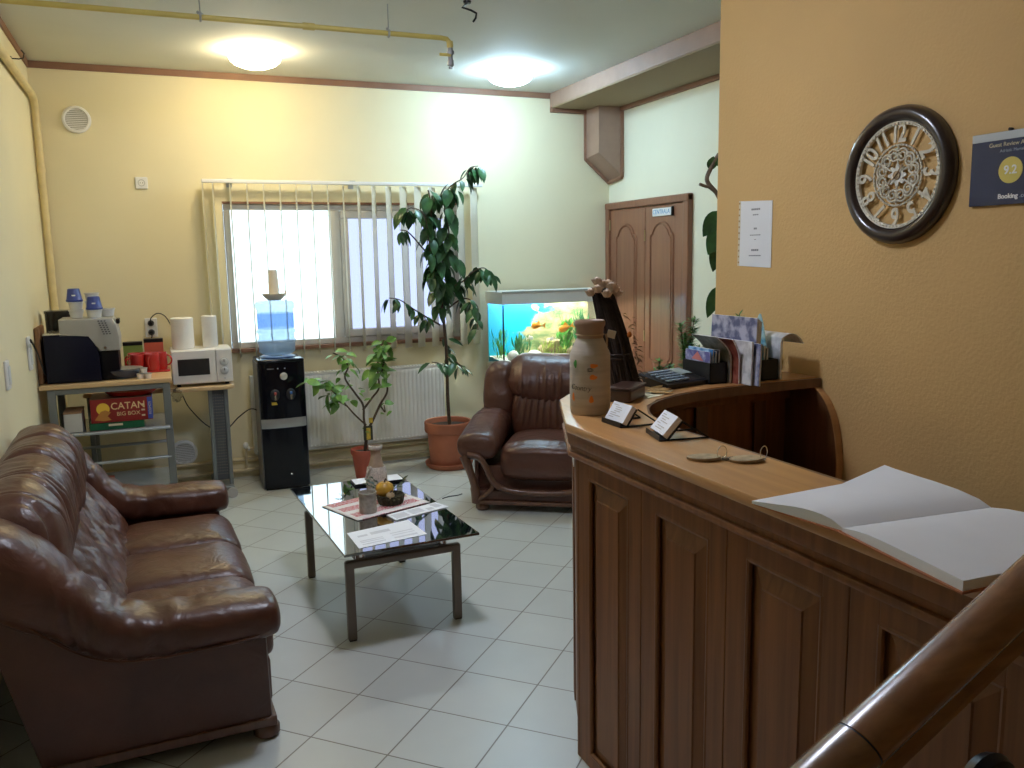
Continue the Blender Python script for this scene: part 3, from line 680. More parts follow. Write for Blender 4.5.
TOW = mat('paper_towel', (.84, .82, .78), .9, var=.03, bump=.5, bscale=140)
def towel(x, y, r, h, lab):
    m = MB(); m.lathe([(.02, 1.056 + h - .03), (.02, 1.056 + h), (r * .9, 1.056 + h), (r, 1.056 + h - .006), (r, 1.06), (r * .95, 1.056), (0, 1.056)], (x, y, 0), 28, caps=False); tag(m.build('paper_roll', TOW), lab, 'paper towel roll')
towel(.145, 6.31, .074, .215, 'thicker white paper towel roll on the microwave, beside the mugs')
towel(.325, 6.33, .051, .22, 'slimmer white paper towel roll on the microwave, nearer the window')

_before = set(bpy.data.objects)
# ------------------------------------------------------------------ coffee machine and what stands on it
t = thing('coffee_machine', 'black and grey coffee machine on the beech topped stand', 'coffee machine', (-.47, 6.0, TZ))
NAVY = mat('navy_black_plastic', (.006, .007, .020), .35, var=.1, spec=.25)
SILV = mat('machine_grey', (.42, .41, .38), .4, .2, var=.04)
ya, yb = 5.84, 6.14
def yz(poly, name, m_, y0=ya, y1=yb, bev=.008):
    m = MB(); m.prism(poly, y0, y1, 'XZ', bev=bev); return m.build(name, m_, t, angle=30)
yz([(-.655, TZ + .004), (-.36, TZ + .004), (-.36, TZ + .155), (-.385, TZ + .275), (-.40, TZ + .292), (-.655, TZ + .292)], 'water_tank_body', NAVY)
yz([(-.36, TZ + .004), (-.255, TZ + .004), (-.255, TZ + .205), (-.36, TZ + .205)], 'brew_column', mat('deep_black', (.004, .004, .007), .35, spec=.2), ya + .03, yb - .03)
yz([(-.565, TZ + .285), (-.405, TZ + .285), (-.36, TZ + .185), (-.245, TZ + .185), (-.243, TZ + .26), (-.255, TZ + .34), (-.275, TZ + .382), (-.565, TZ + .382)], 'head', SILV, ya - .006, yb + .006)
yz([(-.655, TZ + .292), (-.405, TZ + .292), (-.405, TZ + .30), (-.655, TZ + .30)], 'lid_rim', mat('bright_rim', (.6, .6, .58), .25, .8), ya - .004, yb + .004, bev=.002)
m = MB()
for i in range(7):
    for j in range(3): m.box(-.355 + .017 * j + .004 * (6 - i), -.345 + .017 * j + .004 * (6 - i), ya - .0085, ya - .004, TZ + .285 + .013 * i, TZ + .292 + .013 * i)
m.build('vent_grille', mat('grille_dark', (.12, .12, .12), .5), t, smooth=False)
m = MB(); m.cyl((-.325, ya - .004, TZ + .205), (-.325, ya - .014, TZ + .205), .008, 10); m.build('screw', CHROME, t)
m = MB(); m.box(-.258, -.238, ya + .09, yb - .09, TZ + .34, TZ + .37, bev=.004); m.build('spout_knob', BLACKP, t, smooth=False)
m = MB(); m.lathe([(0, TZ + .002), (.10, TZ + .004), (.112, TZ + .03), (.118, TZ + .052), (.112, TZ + .056), (0, TZ + .056)], (-.25, 5.98, 0), 28, sx=1.15, sy=1.05); m.build('drip_tray', mat('blue_black_tray', (.02, .03, .06), .2, coat=.6), t)
m = MB(); m.lathe([(0, TZ + .0565), (.104, TZ + .0565), (.108, TZ + .059), (0, TZ + .06)], (-.25, 5.98, 0), 28, sx=1.15, sy=1.05); m.build('drip_grid', STEEL, t)
m = MB(); m.tube(catmull([(-.64, 5.845, TZ + .05), (-.66, 5.83, TZ + .07), (-.672, 5.7, TZ + .2), (-.668, 5.45, TZ + .3), (-.66, 5.40, TZ + .29)], 20), .005, 6); m.build('power_cable', BLACKP, t)
# dark canister behind
m = MB(); m.lathe([(0, TZ), (.078, TZ), (.078, TZ + .40), (.082, TZ + .405), (.082, TZ + .418), (.075, TZ + .42), (0, TZ + .42)], (-.603, 6.25, 0), 28)
tag(m.build('canister', mat('smoked_plastic', (.035, .032, .030), .25, var=.2)), 'tall dark round canister behind the coffee machine', 'canister')
# the brown paper bag squeezed by the wall
m = MB(); m = MB(); m.box(-.688, -.660, 5.86, 6.13, TZ, TZ + .34, bev=.01); o = m.build('paper_bag', mat('kraft_paper', (.25, .13, .06), .8, bump=.6, bscale=25), angle=30); tag(o, 'brown paper bag squeezed between coffee machine and left wall', 'bag')
# two towers of small cups with blue tops
CUP = mat('cup_white', (.72, .72, .70), .4); CBL = mat('cup_blue', (.035, .06, .28), .35)
zt = TZ + .384
def cup(x, y, z, kind, lab):
    t = thing('milk_cup', lab, 'cup', (x, y, z), 0, 'small milk portion cups on the coffee machine')
    if kind == 'w':
        m = MB(); m.lathe([(0, 0), (.034, 0), (.040, .040), (.045, .043), (.044, .047), (0, .047)], (x, y, z), 20); m.build('cup_body', CUP, t)
        m = MB(); m.lathe([(.041, .0472), (.043, .0486), (.0, .049)], (x, y, z), 18, caps=False); m.build('foil_lid', STEEL, t)
    else:
        m = MB(); m.lathe([(0, 0), (.046, 0), (.048, .010), (.044, .014), (.034, .075), (.029, .079), (0, .079)], (x, y, z), 20); m.build('cup_body', CBL, t)
        m = MB(); m.box(x - .010, x + .010, y - .042, y - .034, z + .034, z + .042); m.build('label', PVC, t, smooth=False)
cup(-.475, 5.98, zt, 'w', 'white portion cup at the bottom of the taller cup tower'); cup(-.475, 5.98, zt + .0495, 'w', 'white portion cup in the middle of the taller cup tower'); cup(-.48, 5.98, zt + .099, 'b', 'blue cup crowning the taller tower on the coffee machine')
cup(-.368, 5.93, zt, 'w', 'white portion cup at the bottom of the lower cup tower'); cup(-.368, 5.93, zt + .0495, 'b', 'blue cup crowning the lower tower on the coffee machine')
cup(-.385, 6.06, zt, 'w', 'white portion cup at the foot of the plain white tower behind'); cup(-.385, 6.06, zt + .0495, 'w', 'white portion cup second in the plain white tower behind'); cup(-.385, 6.06, zt + .099, 'w', 'white portion cup topping the plain white tower behind')
cup(-.30, 6.04, zt, 'w', 'single white portion cup near the right end of the coffee machine')
# mugs on a red tray
MUG = mat('red_glaze', (.50, .028, .022), .25, var=.08, coat=.4)
tr = thing('mug_tray', 'flat red tray carrying the red mugs beside the coffee machine', 'tray', (-.09, 6.2, TZ))
m = MB(); m.prism([(-.215, 6.115), (.025, 6.115), (.042, 6.135), (.042, 6.30), (.025, 6.32), (-.215, 6.32)], TZ, TZ + .012, 'XY', bev=.004); m.build('tray', MUG, tr, angle=30)
def mug(x, y, ang, lab):
    t = thing('red_mug', lab, 'mug', (x, y, TZ + .0125), 0, 'red mugs on the red tray')
    m = MB(); z = TZ + .0125; m.lathe([(0, 0), (.040, 0), (.045, .007), (.045, .105), (.0435, .108), (.041, .105), (.039, .014), (0, .012)], (x, y, z), 24); m.build('mug_body', MUG, t)
    d = V(math.cos(ang), math.sin(ang), 0); m = MB(); m.tube([V(x, y, z) + d * (.043 + .030 * math.sin(a)) + V(0, 0, .054 + .034 * math.cos(a)) for a in [PI * k / 10 for k in range(11)]], .0055, 7); m.build('handle', MUG, t)
mug(-.155, 6.165, R(200), 'front red mug nearest the coffee machine'); mug(-.062, 6.163, R(250), 'red mug in the middle of the front row'); mug(-.012, 6.245, R(-15), 'red mug at the right end with its handle towards the microwave')
mug(-.168, 6.262, R(150), 'back red mug beside the drip tray'); mug(-.09, 6.268, R(100), 'back red mug in front of the tea boxes')
# tea boxes behind
def carton(name, x0, x1, y0, y1, z0, z1, mt, lab, cat, lid=None, grp=None):
    t = thing(name, lab, cat, ((x0 + x1) / 2, (y0 + y1) / 2, z0), 0, grp)
    m = MB(); m.box(x0, x1, y0, y1, z0, z1, bev=.002); m.build('carton', mt, t, smooth=False)
    if lid: m = MB(); m.box(x0 - .001, x1 + .001, y0 - .001, y1 + .001, z1 - (z1 - z0) * .07, z1 + .001, bev=.002); m.build('lid', lid, t, smooth=False)
    return t
carton('tea_box', -.235, -.115, 6.21, 6.28, .8005, 1.125, mat('olive_card', (.22, .30, .06), .6), 'green tea box with dark lid behind the mugs', 'box', BLACKP)
carton('tea_box', -.105, .015, 6.21, 6.28, .8005, 1.14, mat('orange_red_card', (.55, .10, .05), .6), 'orange red tea box with dark lid behind the mugs', 'box', BLACKP)
# sugar cubes / creamers at the front edge
CR = mat('creamer_white', (.80, .74, .70), .4)
for i, (x, y, z, lab) in enumerate([(-.135, 5.85, 0, 'small creamer pot at the left of the little pile by the mugs'), (-.088, 5.845, 0, 'small creamer pot at the right of the little pile by the mugs'), (-.112, 5.885, 0, 'small creamer pot at the back of the little pile by the mugs'), (-.112, 5.855, .034, 'small creamer pot on top of the little pile by the mugs')]):
    t = thing('creamer_pot', lab, 'creamer', (x, y, TZ + z), 0, 'creamer pots by the mugs')
    m = MB(); m.lathe([(0, 0), (.016, 0), (.021, .029), (0, .029)], (x, y, TZ + z), 14); m.build('pot', CR, t)
    m = MB(); m.lathe([(.0, .0292), (.0225, .0292), (.0225, .0325), (0, .0325)], (x, y, TZ + z), 14); m.build('foil_lid', STEEL, t)
# on the middle shelf
ZS = .6402
t = thing('board_game_box', 'dark red board game box with a yellow sun on the middle shelf', 'game box', (-.255, 5.98, ZS + .045))
GX0, GX1, GY0, GY1, GZ0, GZ1 = -.432, -.085, 5.83, 6.12, ZS + .046, ZS + .192
m = MB(); m.box(GX0, GX1, GY0, GY1, GZ0, GZ1, bev=.002); m.build('box', mat('game_red', (.27, .022, .02), .4, var=.15, vscale=6), t, smooth=False)
m = MB(); m.box(GX0 - .001, GX1 + .001, GY0 - .001, GY1 + .001, GZ1 - .002, GZ1 + .001); m.build('box_top', mat('game_brown', (.16, .055, .03), .45), t, smooth=False)
F = frame((0, GY0 - .002, 0), (1, 0, 0), (0, 0, 1))
m = MB(); m.text('CATAN', .060, Matrix.Translation((-.222, GY0 - .002, GZ0 + .096)) @ Matrix.Rotation(PI / 2, 4, 'X'), .001, sx=.95, off=.0006); m.text('BIG BOX', .034, Matrix.Translation((-.222, GY0 - .002, GZ0 + .048)) @ Matrix.Rotation(PI / 2, 4, 'X'), .001, sx=1.0); m.build('lettering', mat('cream_ink', (.80, .62, .33), .5), t, smooth=False)
m = MB(); m.lathe([(0, .001), (.037, .001)], n=28, M=Matrix.Translation((-.362, GY0 - .001, GZ0 + .085)) @ Matrix.Rotation(PI / 2, 4, 'X'), caps=False); m.build('sun_disc', mat('sun_yellow', (.85, .55, .06), .5), t, smooth=False)
m = MB(); m.prism([(-.412, GZ0 + .02), (-.375, GZ0 + .07), (-.35, GZ0 + .078), (-.32, GZ0 + .062), (-.34, GZ0 + .04), (-.32, GZ0 + .015), (-.36, GZ0 + .01)], GY0 - .0025, GY0 - .0005, 'XZ'); m.build('landscape_print', mat('print_ochre', (.50, .22, .05), .5), t, smooth=False)
m = MB(); m.box(-.112, -.0845, GY0 - .0015, GY1, GZ0 + .005, GZ1 - .005); m.build('blue_end_label', mat('label_blue', (.06, .10, .42), .4), t, smooth=False)
m = MB(); m.text('KOSMOS', .02, Matrix.Translation((-.098, GY0 - .002, (GZ0 + GZ1) / 2)) @ Matrix.Rotation(PI / 2, 4, 'X') @ Matrix.Rotation(PI / 2, 4, 'Z'), .001)
for k in range(3): m.box(-.148, -.128, GY0 - .002, GY0, GZ0 + .025 + .034 * k, GZ0 + .035 + .034 * k)
m.build('small_print', mat('pale_print', (.7, .6, .45), .5), t, smooth=False)
t = thing('board_game_box', 'flat green board game box under the dark red one', 'game box', (-.29, 5.98, ZS))
m = MB(); m.box(-.445, -.14, 5.835, 6.12, ZS + .001, ZS + .045, bev=.002); m.build('box', mat('game_green', (.015, .13, .055), .4, var=.2, vscale=10), t, smooth=False)
m = MB(); m.box(-.34, -.26, 5.833, 5.836, ZS + .022, ZS + .036); m.build('white_print', mat('pale_print'  , (.7, .6, .45), .5), t, smooth=False)
t = thing('carton_box', 'small open white carton on the middle shelf by the left wall', 'box', (-.555, 5.93, ZS))
m = MB(); m.box(-.588, -.49, 5.83, 6.06, ZS + .001, ZS + .115, bev=.002); m.build('carton', mat('white_card', (.62, .60, .55), .7), t, smooth=False)
m = MB(); m.box(-.590, -.488, 5.828, 6.062, ZS + .115, ZS + .125, bev=.002); m.build('brown_lid', mat('brown_card', (.35, .20, .10), .7), t, smooth=False)
m = MB(); m.lathe([(0, 0), (.13, 0), (.15, .02), (.155, .03), (.148, .03), (.12, .012), (0, .010)], (-.20, 5.985, GZ1 + .0015), 28, sx=1.0, sy=.85); tag(m.build('red_plate', MUG), 'shallow red plate lying on the dark red game box', 'plate')
m = MB(); m.box(-.42, -.33, 5.84, 5.95, .2655, .30, bev=.003); m.box(-.41, -.34, 5.85, 5.94, .30, .33, bev=.003); tag(m.build('sweets_box', mat('pink_red_card', (.45, .08, .07), .5, var=.3, vscale=40)), 'little red and white box on the lowest glass shelf', 'box')
for o in set(bpy.data.objects) - _before:
    if o.parent is None and o.get('label') and not o.name.startswith('tea_box'):
        o.location.y -= .17
        if o.name != 'paper_bag': o.location.x *= .972
# crumpled plastic bag hanging over the table edge
random.seed(3); m = MB()
rs = m.ball((0, 0, 0), (.034, .026, .042), 16, 12)
for v in m.bm.verts: v.co *= 1 + random.uniform(-.28, .28)
for v in m.bm.verts: v.co += V(.075, 6.09, .762)
tag(m.build('plastic_bag', clearmat('crinkled_film', (.86, .86, .84), rough=.2), smooth=False), 'crumpled clear plastic bag hanging at the corner of the microwave table', 'bag')
from mathutils import noise as NZ
def wrinkle(mb, amp, freq, stretch=(1, 1, 1)):
    """push a soft leather surface in and out along its normals"""
    mb.bm.normal_update()
    mv = [(v, v.normal.copy()) for v in mb.bm.verts]
    for v, n in mv:
        q = V(v.co.x * stretch[0], v.co.y * stretch[1], v.co.z * stretch[2]) * freq
        v.co += n * amp * NZ.noise(q)
def groove(d, w): return math.exp(-(d / w) ** 2)
def sweep(prof, n, stations, place, disp=None):
    """closed profile curve carried along stations (t, scale, ax, az); place(t, a, b) -> point"""
    m = MB(); P = catmull([V(a, b, 0) for a, b in prof], n, True); rs = []
    for t, s, ax, az in stations:
        row = []
        for k, p in enumerate(P):
            a, b = ax + (p.x - ax) * s, az + (p.y - az) * s
            q = P[(k + 1) % n] - P[k - 1]; nn = V(q.y, -q.x, 0).normalized()
            if disp:
                d = disp(t, k / n, a, b) * s; a += nn.x * d; b += nn.y * d
            row.append(place(t, a, b))
        rs.append(m.ring(row))
    m.skin(rs); return m
def rounded(t0, t1, r, n, ax, az, smin=.25):
    out = []
    for i in range(n + 1):
        t = t0 + (t1 - t0) * i / n; d = min(t - t0, t1 - t)
        s = 1 if d >= r else smin + (1 - smin) * math.sqrt(max(0, 1 - (1 - d / r) ** 2))
        out.append((t, s, ax, az))
    return out
def armsweep(st, place, n=36, crease=None):
    """arm: superellipse sections st = (t, z0, z1, half width, centre)"""
    m = MB(); rs = []
    K = len(st); dense = []
    pts = catmull([V(a[0], a[1], a[2]) for a in st], 56); pt2 = catmull([V(a[3], a[4], 0) for a in st], 56)
    for i, (p, q) in enumerate(zip(pts, pt2)):
        t, z0, z1 = p; hw, c = q.x, q.y; row = []
        for k in range(n):
            a = 2 * PI * k / n; ca, sa = math.cos(a), math.sin(a)
            x = c + max(hw, .01) * math.copysign(abs(ca) ** .75, ca); z = (z0 + z1) / 2 + max(z1 - z0, .01) / 2 * math.copysign(abs(sa) ** .75, sa)
            if crease:
                d = crease(t, a); x += ca * d; z += sa * d
            row.append(place(t, x, z))
        rs.append(m.ring(row))
    m.skin(rs); return m

# ------------------------------------------------------------------ sofa
t = thing('sofa', 'brown leather three seat sofa along the left wall', 'sofa', (-.15, 3.70, 0))
pxz = lambda y, a, b: V(a, y, b)
# frame and side panels
side = [(.255, .075), (.25, .44), (-.2, .44), (-.38, .54), (-.50, .74), (-.61, .76), (-.545, .48), (-.455, .075)]
for y0, y1 in ((2.845, 2.95), (4.45, 4.555)):
    m = MB(); m.prism(side, y0, y1, 'XZ', bev=.015); m.build('side_panel', LEA, t, angle=30)
m = MB(); m.box(.19, .27, 2.93, 4.47, .085, .26, bev=.02, seg=3); m.build('front_panel', LEA, t, angle=40)
m = MB(); m.prism([(-.40, .08), (-.40, .60), (-.55, .78), (-.62, .78), (-.55, .48), (-.46, .08)], 2.93, 4.47, 'XZ', bev=.02); m.build('back_panel', LEA, t, angle=40)
m = MB(); m.box(-.45, .262, 2.838, 2.865, .05, .082, bev=.004); m.box(-.45, .262, 4.535, 4.562, .05, .082, bev=.004); m.box(.245, .268, 2.84, 4.56, .05, .085, bev=.004); m.box(-.455, -.42, 2.84, 4.56, .05, .08); m.build('wooden_plinth', WCARV, t, smooth=False)
for x, y in ((.235, 2.88), (.235, 4.52), (-.40, 2.88), (-.40, 4.52)):
    m = MB(); m.lathe([(0, 0), (.032, 0), (.045, .012), (.046, .035), (.036, .052), (0, .052)], (x, y, 0), 16); m.build('foot', WCARV, t)
# seat cushions
for k in range(3):
    y0 = 3.0 + .467 * k; yc = y0 + .2335
    m = MB(); m.ball((.03, yc, .312), (.272, .2355, .103), 56, 28, e=.26, e2=.5)
    for v in m.bm.verts:
        q = v.co; u = (q.x - .03) / .272
        if q.z > .3: q.z += .007 * math.cos(PI * .5 * (q.y - yc) / .235) * math.cos(PI * .5 * max(-1, min(1, u)))
        if u > .55: q.z -= .035 * ((u - .55) / .45) ** 2
        q.z -= .006 * groove(q.x - .02, .006) if q.z > .36 else 0
    wrinkle(m, .0045, 9); m.build('seat_cushion', LEA, t, angle=180)
# lumbar cushion with button tufts
random.seed(31)
buttons = [(y + random.uniform(-.03, .03), z + random.uniform(-.02, .02)) for y in (3.16, 3.42, 3.72, 3.98, 4.22) for z in (.585,)] + [(y + random.uniform(-.03, .03), .49) for y in (3.28, 3.58, 3.86, 4.12)]
folds = [(random.uniform(3.0, 4.4), random.uniform(.42, .68), random.uniform(-1.2, 1.2), random.uniform(.05, .13), random.uniform(.006, .014), random.uniform(.006, .012)) for _ in range(34)]
def lum(y, u, a, b):
    d = -.004
    if a > -.40:
        for by, bz in buttons:
            r = math.hypot(y - by, (b - bz) * 1.1); d -= .030 * math.exp(-(r / .030) ** 2) + .012 * math.exp(-(r / .08) ** 2)
        for fy, fz, sl, ln, am, wd in folds:
            r = math.hypot(y - fy, b - fz)
            if r < 2.2 * ln: d -= am * groove((y - fy) * math.cos(sl) + (b - fz) * math.sin(sl) + .012 * math.sin((b - fz) * 22), wd) * math.exp(-(r / ln) ** 2)
        d += .016 * NZ.noise(V(y * 11, b * 8, 1.3)) + .006 * NZ.noise(V(y * 26, b * 20, 4.1))
    return d
m = sweep([(-.19, .37), (-.192, .44), (-.24, .53), (-.305, .61), (-.37, .69), (-.43, .72), (-.47, .62), (-.45, .42), (-.33, .345)], 64, rounded(2.96, 4.42, .10, 150, -.35, .5, .5), pxz, lum)
m.build('lumbar_cushion', LEA, t, angle=180)
# head roll: pleats run over it from front to back
pl = []; q_ = 2.97; random.seed(17)
while q_ < 4.36: pl.append(q_); q_ += random.choice((.03, .045, .07, .10, .13))
pw = [random.uniform(.005, .014) for _ in pl]; pa = [random.uniform(.006, .026) for _ in pl]; ps = [random.uniform(-.35, .35) for _ in pl]; pc = [random.uniform(.66, .90) for _ in pl]; ph = [random.uniform(.10, .30) for _ in pl]
deep = [3.30, 3.68, 4.06]
def head(y, u, a, b):
    front = max(0, min(1, (a + .62) / .22)); low = max(0, min(1, (.94 - b) / .2))
    d = 0
    for k, p in enumerate(pl): d -= pa[k] * groove(y - p - ps[k] * (b - .8) - .012 * math.sin(b * 16 + k * 2.1), pw[k]) * front * math.exp(-((b - pc[k]) / ph[k]) ** 2)
    for p in deep: d -= .030 * groove(y - p, .014) * front
    return d + .012 * NZ.noise(V(y * 9, a * 6, b * 6)) + .004 * NZ.noise(V(y * 24, a * 10, b * 10))
m = sweep([(-.40, .60), (-.352, .615), (-.332, .68), (-.335, .76), (-.352, .84), (-.405, .91), (-.47, .94), (-.555, .925), (-.62, .86), (-.645, .77), (-.60, .66), (-.48, .60)], 72, rounded(2.92, 4.46, .16, 220, -.48, .66, .35), pxz, head)
m.build('headrest', LEA, t, angle=180)
# arms that sweep up into the back
ARM = [(.300, .435, .455, .04), (.292, .40, .495, .09), (.262, .38, .522, .115), (.15, .375, .532, .120), (0, .375, .535, .120), (-.14, .38, .55, .120), (-.24, .40, .61, .122), (-.31, .44, .70, .126), (-.38, .49, .79, .132), (-.46, .54, .86, .14), (-.54, .60, .895, .14), (-.61, .67, .875, .11), (-.64, .735, .81, .05)]
def armcrease(x, a):
    d = 0
    if -.5 < x < .045:
        e = min(1, (.045 - x) / .03) * min(1, (x + .5) / .2)
        for k in range(11):
            xx = .03 - .042 * k + .012 * math.sin(k * 2.3) + .022 * math.sin(a + k)
            d -= (.008 + .006 * (k % 3)) * groove(x - xx, .008) * e
    d -= .006 * groove(x - .05, .005)
    return d + .004 * NZ.noise(V(x * 12, a * 1.5, 0))
for yc, sgn in ((2.892, 1), (4.508, -1)):
    m = armsweep([(a, b, c, d, yc) for a, b, c, d in ARM], lambda x, y, z: V(x, y, z), 44, armcrease); am = m.build('armrest', LEA, t, angle=180)
    yo = yc - sgn * .114
    m = MB(); m.tube(catmull([(.285, yo + sgn * .03, .43), (.2, yo, .415), (.05, yo, .405), (-.12, yo, .405), (-.25, yo, .43), (-.36, yo, .50), (-.46, yo, .60), (-.55, yo + sgn * .01, .68)], 40), .0045, 6); m.build('piping', LEA, am)

t.rotation_euler = (0, 0, R(1.6)); t.location = (-.163, 3.70, 0)
# ------------------------------------------------------------------ armchair
AR = R(-33)
t = thing('armchair', 'brown leather armchair with carved wooden front in front of the aquarium', 'armchair', (2.418, 5.17, 0), AR)
def ab(mb, *a, **k): return mb.build(*a, local=True, **k)
m = MB(); m.box(-.43, .43, -.36, .34, .075, .30, bev=.02); ab(m, 'base_frame', LEA, t, angle=30)
m = MB(); m.box(-.40, .40, .18, .37, .08, .80, bev=.04, seg=3); ab(m, 'back_panel', LEA, t, angle=40)
m = MB(); m.ball((0, -.16, .33), (.275, .285, .125), 56, 28, e=.32, e2=.5)
for v in m.bm.verts:
    q = v.co
    if q.z > .35: q.z += .018 * math.cos(PI * .5 * q.x / .28)
    if q.y < -.36: q.z -= .010
    if q.y < -.30: q.y += .018 * groove(q.z - .395 + .035 * math.cos(q.x / .28 * PI * .5), .010)
wrinkle(m, .004, 9); ab(m, 'seat_cushion', LEA, t, angle=180)
pyz = lambda x, a, b: V(x, a, b)
def clum(x, u, a, b):
    d = .004 * NZ.noise(V(x * 10, b * 8, 0))
    if a < .20:
        for k in range(-6, 7): d -= .012 * groove(x - .042 * k * (1.25 - (b - .42)) - .006 * math.sin(k * 3), .009) * max(0, 1 - abs(b - .60) / .2)
    return d
m = sweep([(.06, .40), (.035, .48), (.045, .58), (.08, .70), (.17, .76), (.27, .70), (.27, .45), (.17, .37)], 56, rounded(-.275, .275, .09, 90, .17, .55, .5), pyz, clum)
ab(m, 'lumbar_cushion', LEA, t, angle=180)
def chead(x, u, a, b):
    d = .010 * NZ.noise(V(x * 9, a * 6, b * 6))
    low = max(0, min(1, (.98 - b) / .2))
    for k in range(-7, 8): d -= (.004 + .008 * ((k * 7) % 3) / 2) * groove(x - .044 * k - .018 * math.sin(k * 5) - (.06 * math.sin(k * 3.3)) * (b - .8), .007 + .005 * (k % 2)) * low
    return d
st = []
for tt, s, ax, az in rounded(-.325, .325, .15, 110, .26, .84, .34): st.append((tt, s, ax, az))
m = sweep([(.10, .70), (.055, .745), (.05, .82), (.085, .90), (.155, .975), (.24, 1.01), (.32, .985), (.36, .91), (.37, .80), (.32, .71), (.2, .69)], 60, st, lambda x, a, b: V(x, a, b - .042 - .045 * max(0, 1 - abs(x) / .30) * max(0, (.86 - b) / .17) + (.03 * abs(x) / .37 * max(0, (.86 - b) / .17))), chead)
ab(m, 'headrest', LEA, t, angle=180)
CA = [(-.452, .405, .43, .05), (-.435, .36, .495, .115), (-.39, .34, .525, .135), (-.28, .34, .545, .138), (-.12, .35, .575, .134), (.0, .36, .60, .13), (.10, .38, .62, .122), (.20, .40, .62, .105), (.27, .45, .58, .06)]
for sg in (-1, 1):
    cs = [(-.0)]
    m = armsweep([(a, b, c, d, sg * (.415 - max(0, a) * .25)) for a, b, c, d in CA], lambda y, x, z: V(x, y, z), 40, lambda y, a: -.005 * sum(groove(y + .02 - .05 * k + .03 * math.sin(a), .010) for k in range(0, 5)) + .003 * NZ.noise(V(y * 11, a * 1.6, 3)))
    am = ab(m, 'armrest', LEA, t, angle=180)
    W_ = Matrix.Translation((sg * .375, .205, .69)) @ Matrix.Rotation(R(-10), 4, 'X') @ Matrix.Rotation(R(sg * 4), 4, 'Y')
    m = MB(); m.ball((0, 0, 0), (.115, .135, .225), 40, 30, e=.62, e2=.62)
    for v in m.bm.verts: v.co.x += sg * -.03 * max(0, v.co.z) / .2; v.co.y -= .012 * sum(groove(v.co.z + .11 - .05 * k + .03 * v.co.y, .010) for k in range(3))
    for v in m.bm.verts: v.co = W_ @ v.co
    wrinkle(m, .008, 9); ab(m, 'side_wing', LEA, t, angle=180)
    # carved post curling under the arm and the bow under the cushion
    m = MB(); m.tube(catmull([(sg * .50, -.435, .375), (sg * .475, -.44, .32), (sg * .445, -.43, .22), (sg * .43, -.42, .14), (sg * .425, -.415, .06)], 24), [.030] * 8 + [.026] * 8 + [.032] * 8, 10); ab(m, 'carved_post', WCARV, t)
    m = MB(); m.tube(catmull([(sg * .47, -.445, .385), (sg * .395, -.452, .37), (sg * .345, -.452, .30), (sg * .315, -.45, .225), (sg * .255, -.445, .170), (sg * .14, -.44, .145), (0, -.44, .138)], 34), .020, 10); ab(m, 'carved_bow', WCARV, t)
    m = MB(); m.tube(catmull([(sg * .41, -.425, .08), (sg * .37, -.43, .11), (sg * .32, -.432, .155), (sg * .30, -.435, .20)], 16), .016, 8); ab(m, 'carved_bracket', WCARV, t)
    for y in (-.37, .31):
        m = MB(); m.lathe([(0, 0), (.034, 0), (.046, .014), (.046, .036), (.034, .055), (0, .055)], (sg * .395, y, 0), 16); ab(m, 'foot', WCARV, t)
    m = MB(); m.box(sg * .43 - .012, sg * .43 + .012, -.38, .33, .08, .36, bev=.008); ab(m, 'side_panel', LEA, t, smooth=False)
m = MB(); m.box(-.44, .44, -.435, -.395, .05, .078, bev=.008); ab(m, 'bottom_rail', WCARV, t, smooth=False)
m = MB(); m.box(-.41, .41, -.42, -.36, .078, .145, bev=.01); ab(m, 'front_panel', LEA, t, smooth=False)

# ------------------------------------------------------------------ coffee table
tr_ = R(2.6)
t = thing('coffee_table', 'low coffee table with a black glass top on bronze legs', 'coffee table', (.908, 3.94, 0), tr_)
TB = mat('bronze_metal', (.19, .155, .125), .38, .6, var=.05)
TG = mat('black_glass', (.006, .008, .010), .03, var=0, coat=1, spec=1)
TG.node_tree.nodes['Principled BSDF'].inputs['IOR'].default_value = 2.0
TG.node_tree.nodes['Principled BSDF'].inputs['Coat Roughness'].default_value = .02
for y in (-.425, .405):
    for x in (-.247, .247):
        m = MB(); m.box(x - .019, x + .019, y - .016, y + .016, .004, .356, bev=.005); lg = ab(m, 'leg', TB, t, smooth=False)
        m = MB(); m.box(x - .016, x + .016, y - .014, y + .014, 0, .005); ab(m, 'foot_pad', BLACKP, lg, smooth=False)
    m = MB(); m.box(-.266, .266, y - .0165, y + .0165, .326, .362, bev=.008); ab(m, 'end_rail', TB, t, smooth=False)
for x in (-.19, .19):
    m = MB(); m.box(x - .015, x + .015, -.409, .389, .332, .357, bev=.004); ab(m, 'long_rail', TB, t, smooth=False)
for x in (-.19, .19):
    for y in (-.40, .38):
        m = MB(); m.cyl((x, y, .355), (x, y, .4355), .022, 14); ab(m, 'glass_spacer', CHROME, t)
m = MB(); m.box(-.303, .303, -.578, .578, .435, .447, bev=.003); ab(m, 'glass_top', TG, t, smooth=False)
for yy in (-.36, -.12, .12, .34):
    m = MB(); m.box(-.174, .174, yy - .02, yy + .02, .345, .356, bev=.002); ab(m, 'tie_bar', STEEL, t, smooth=False)
ZT = .4475
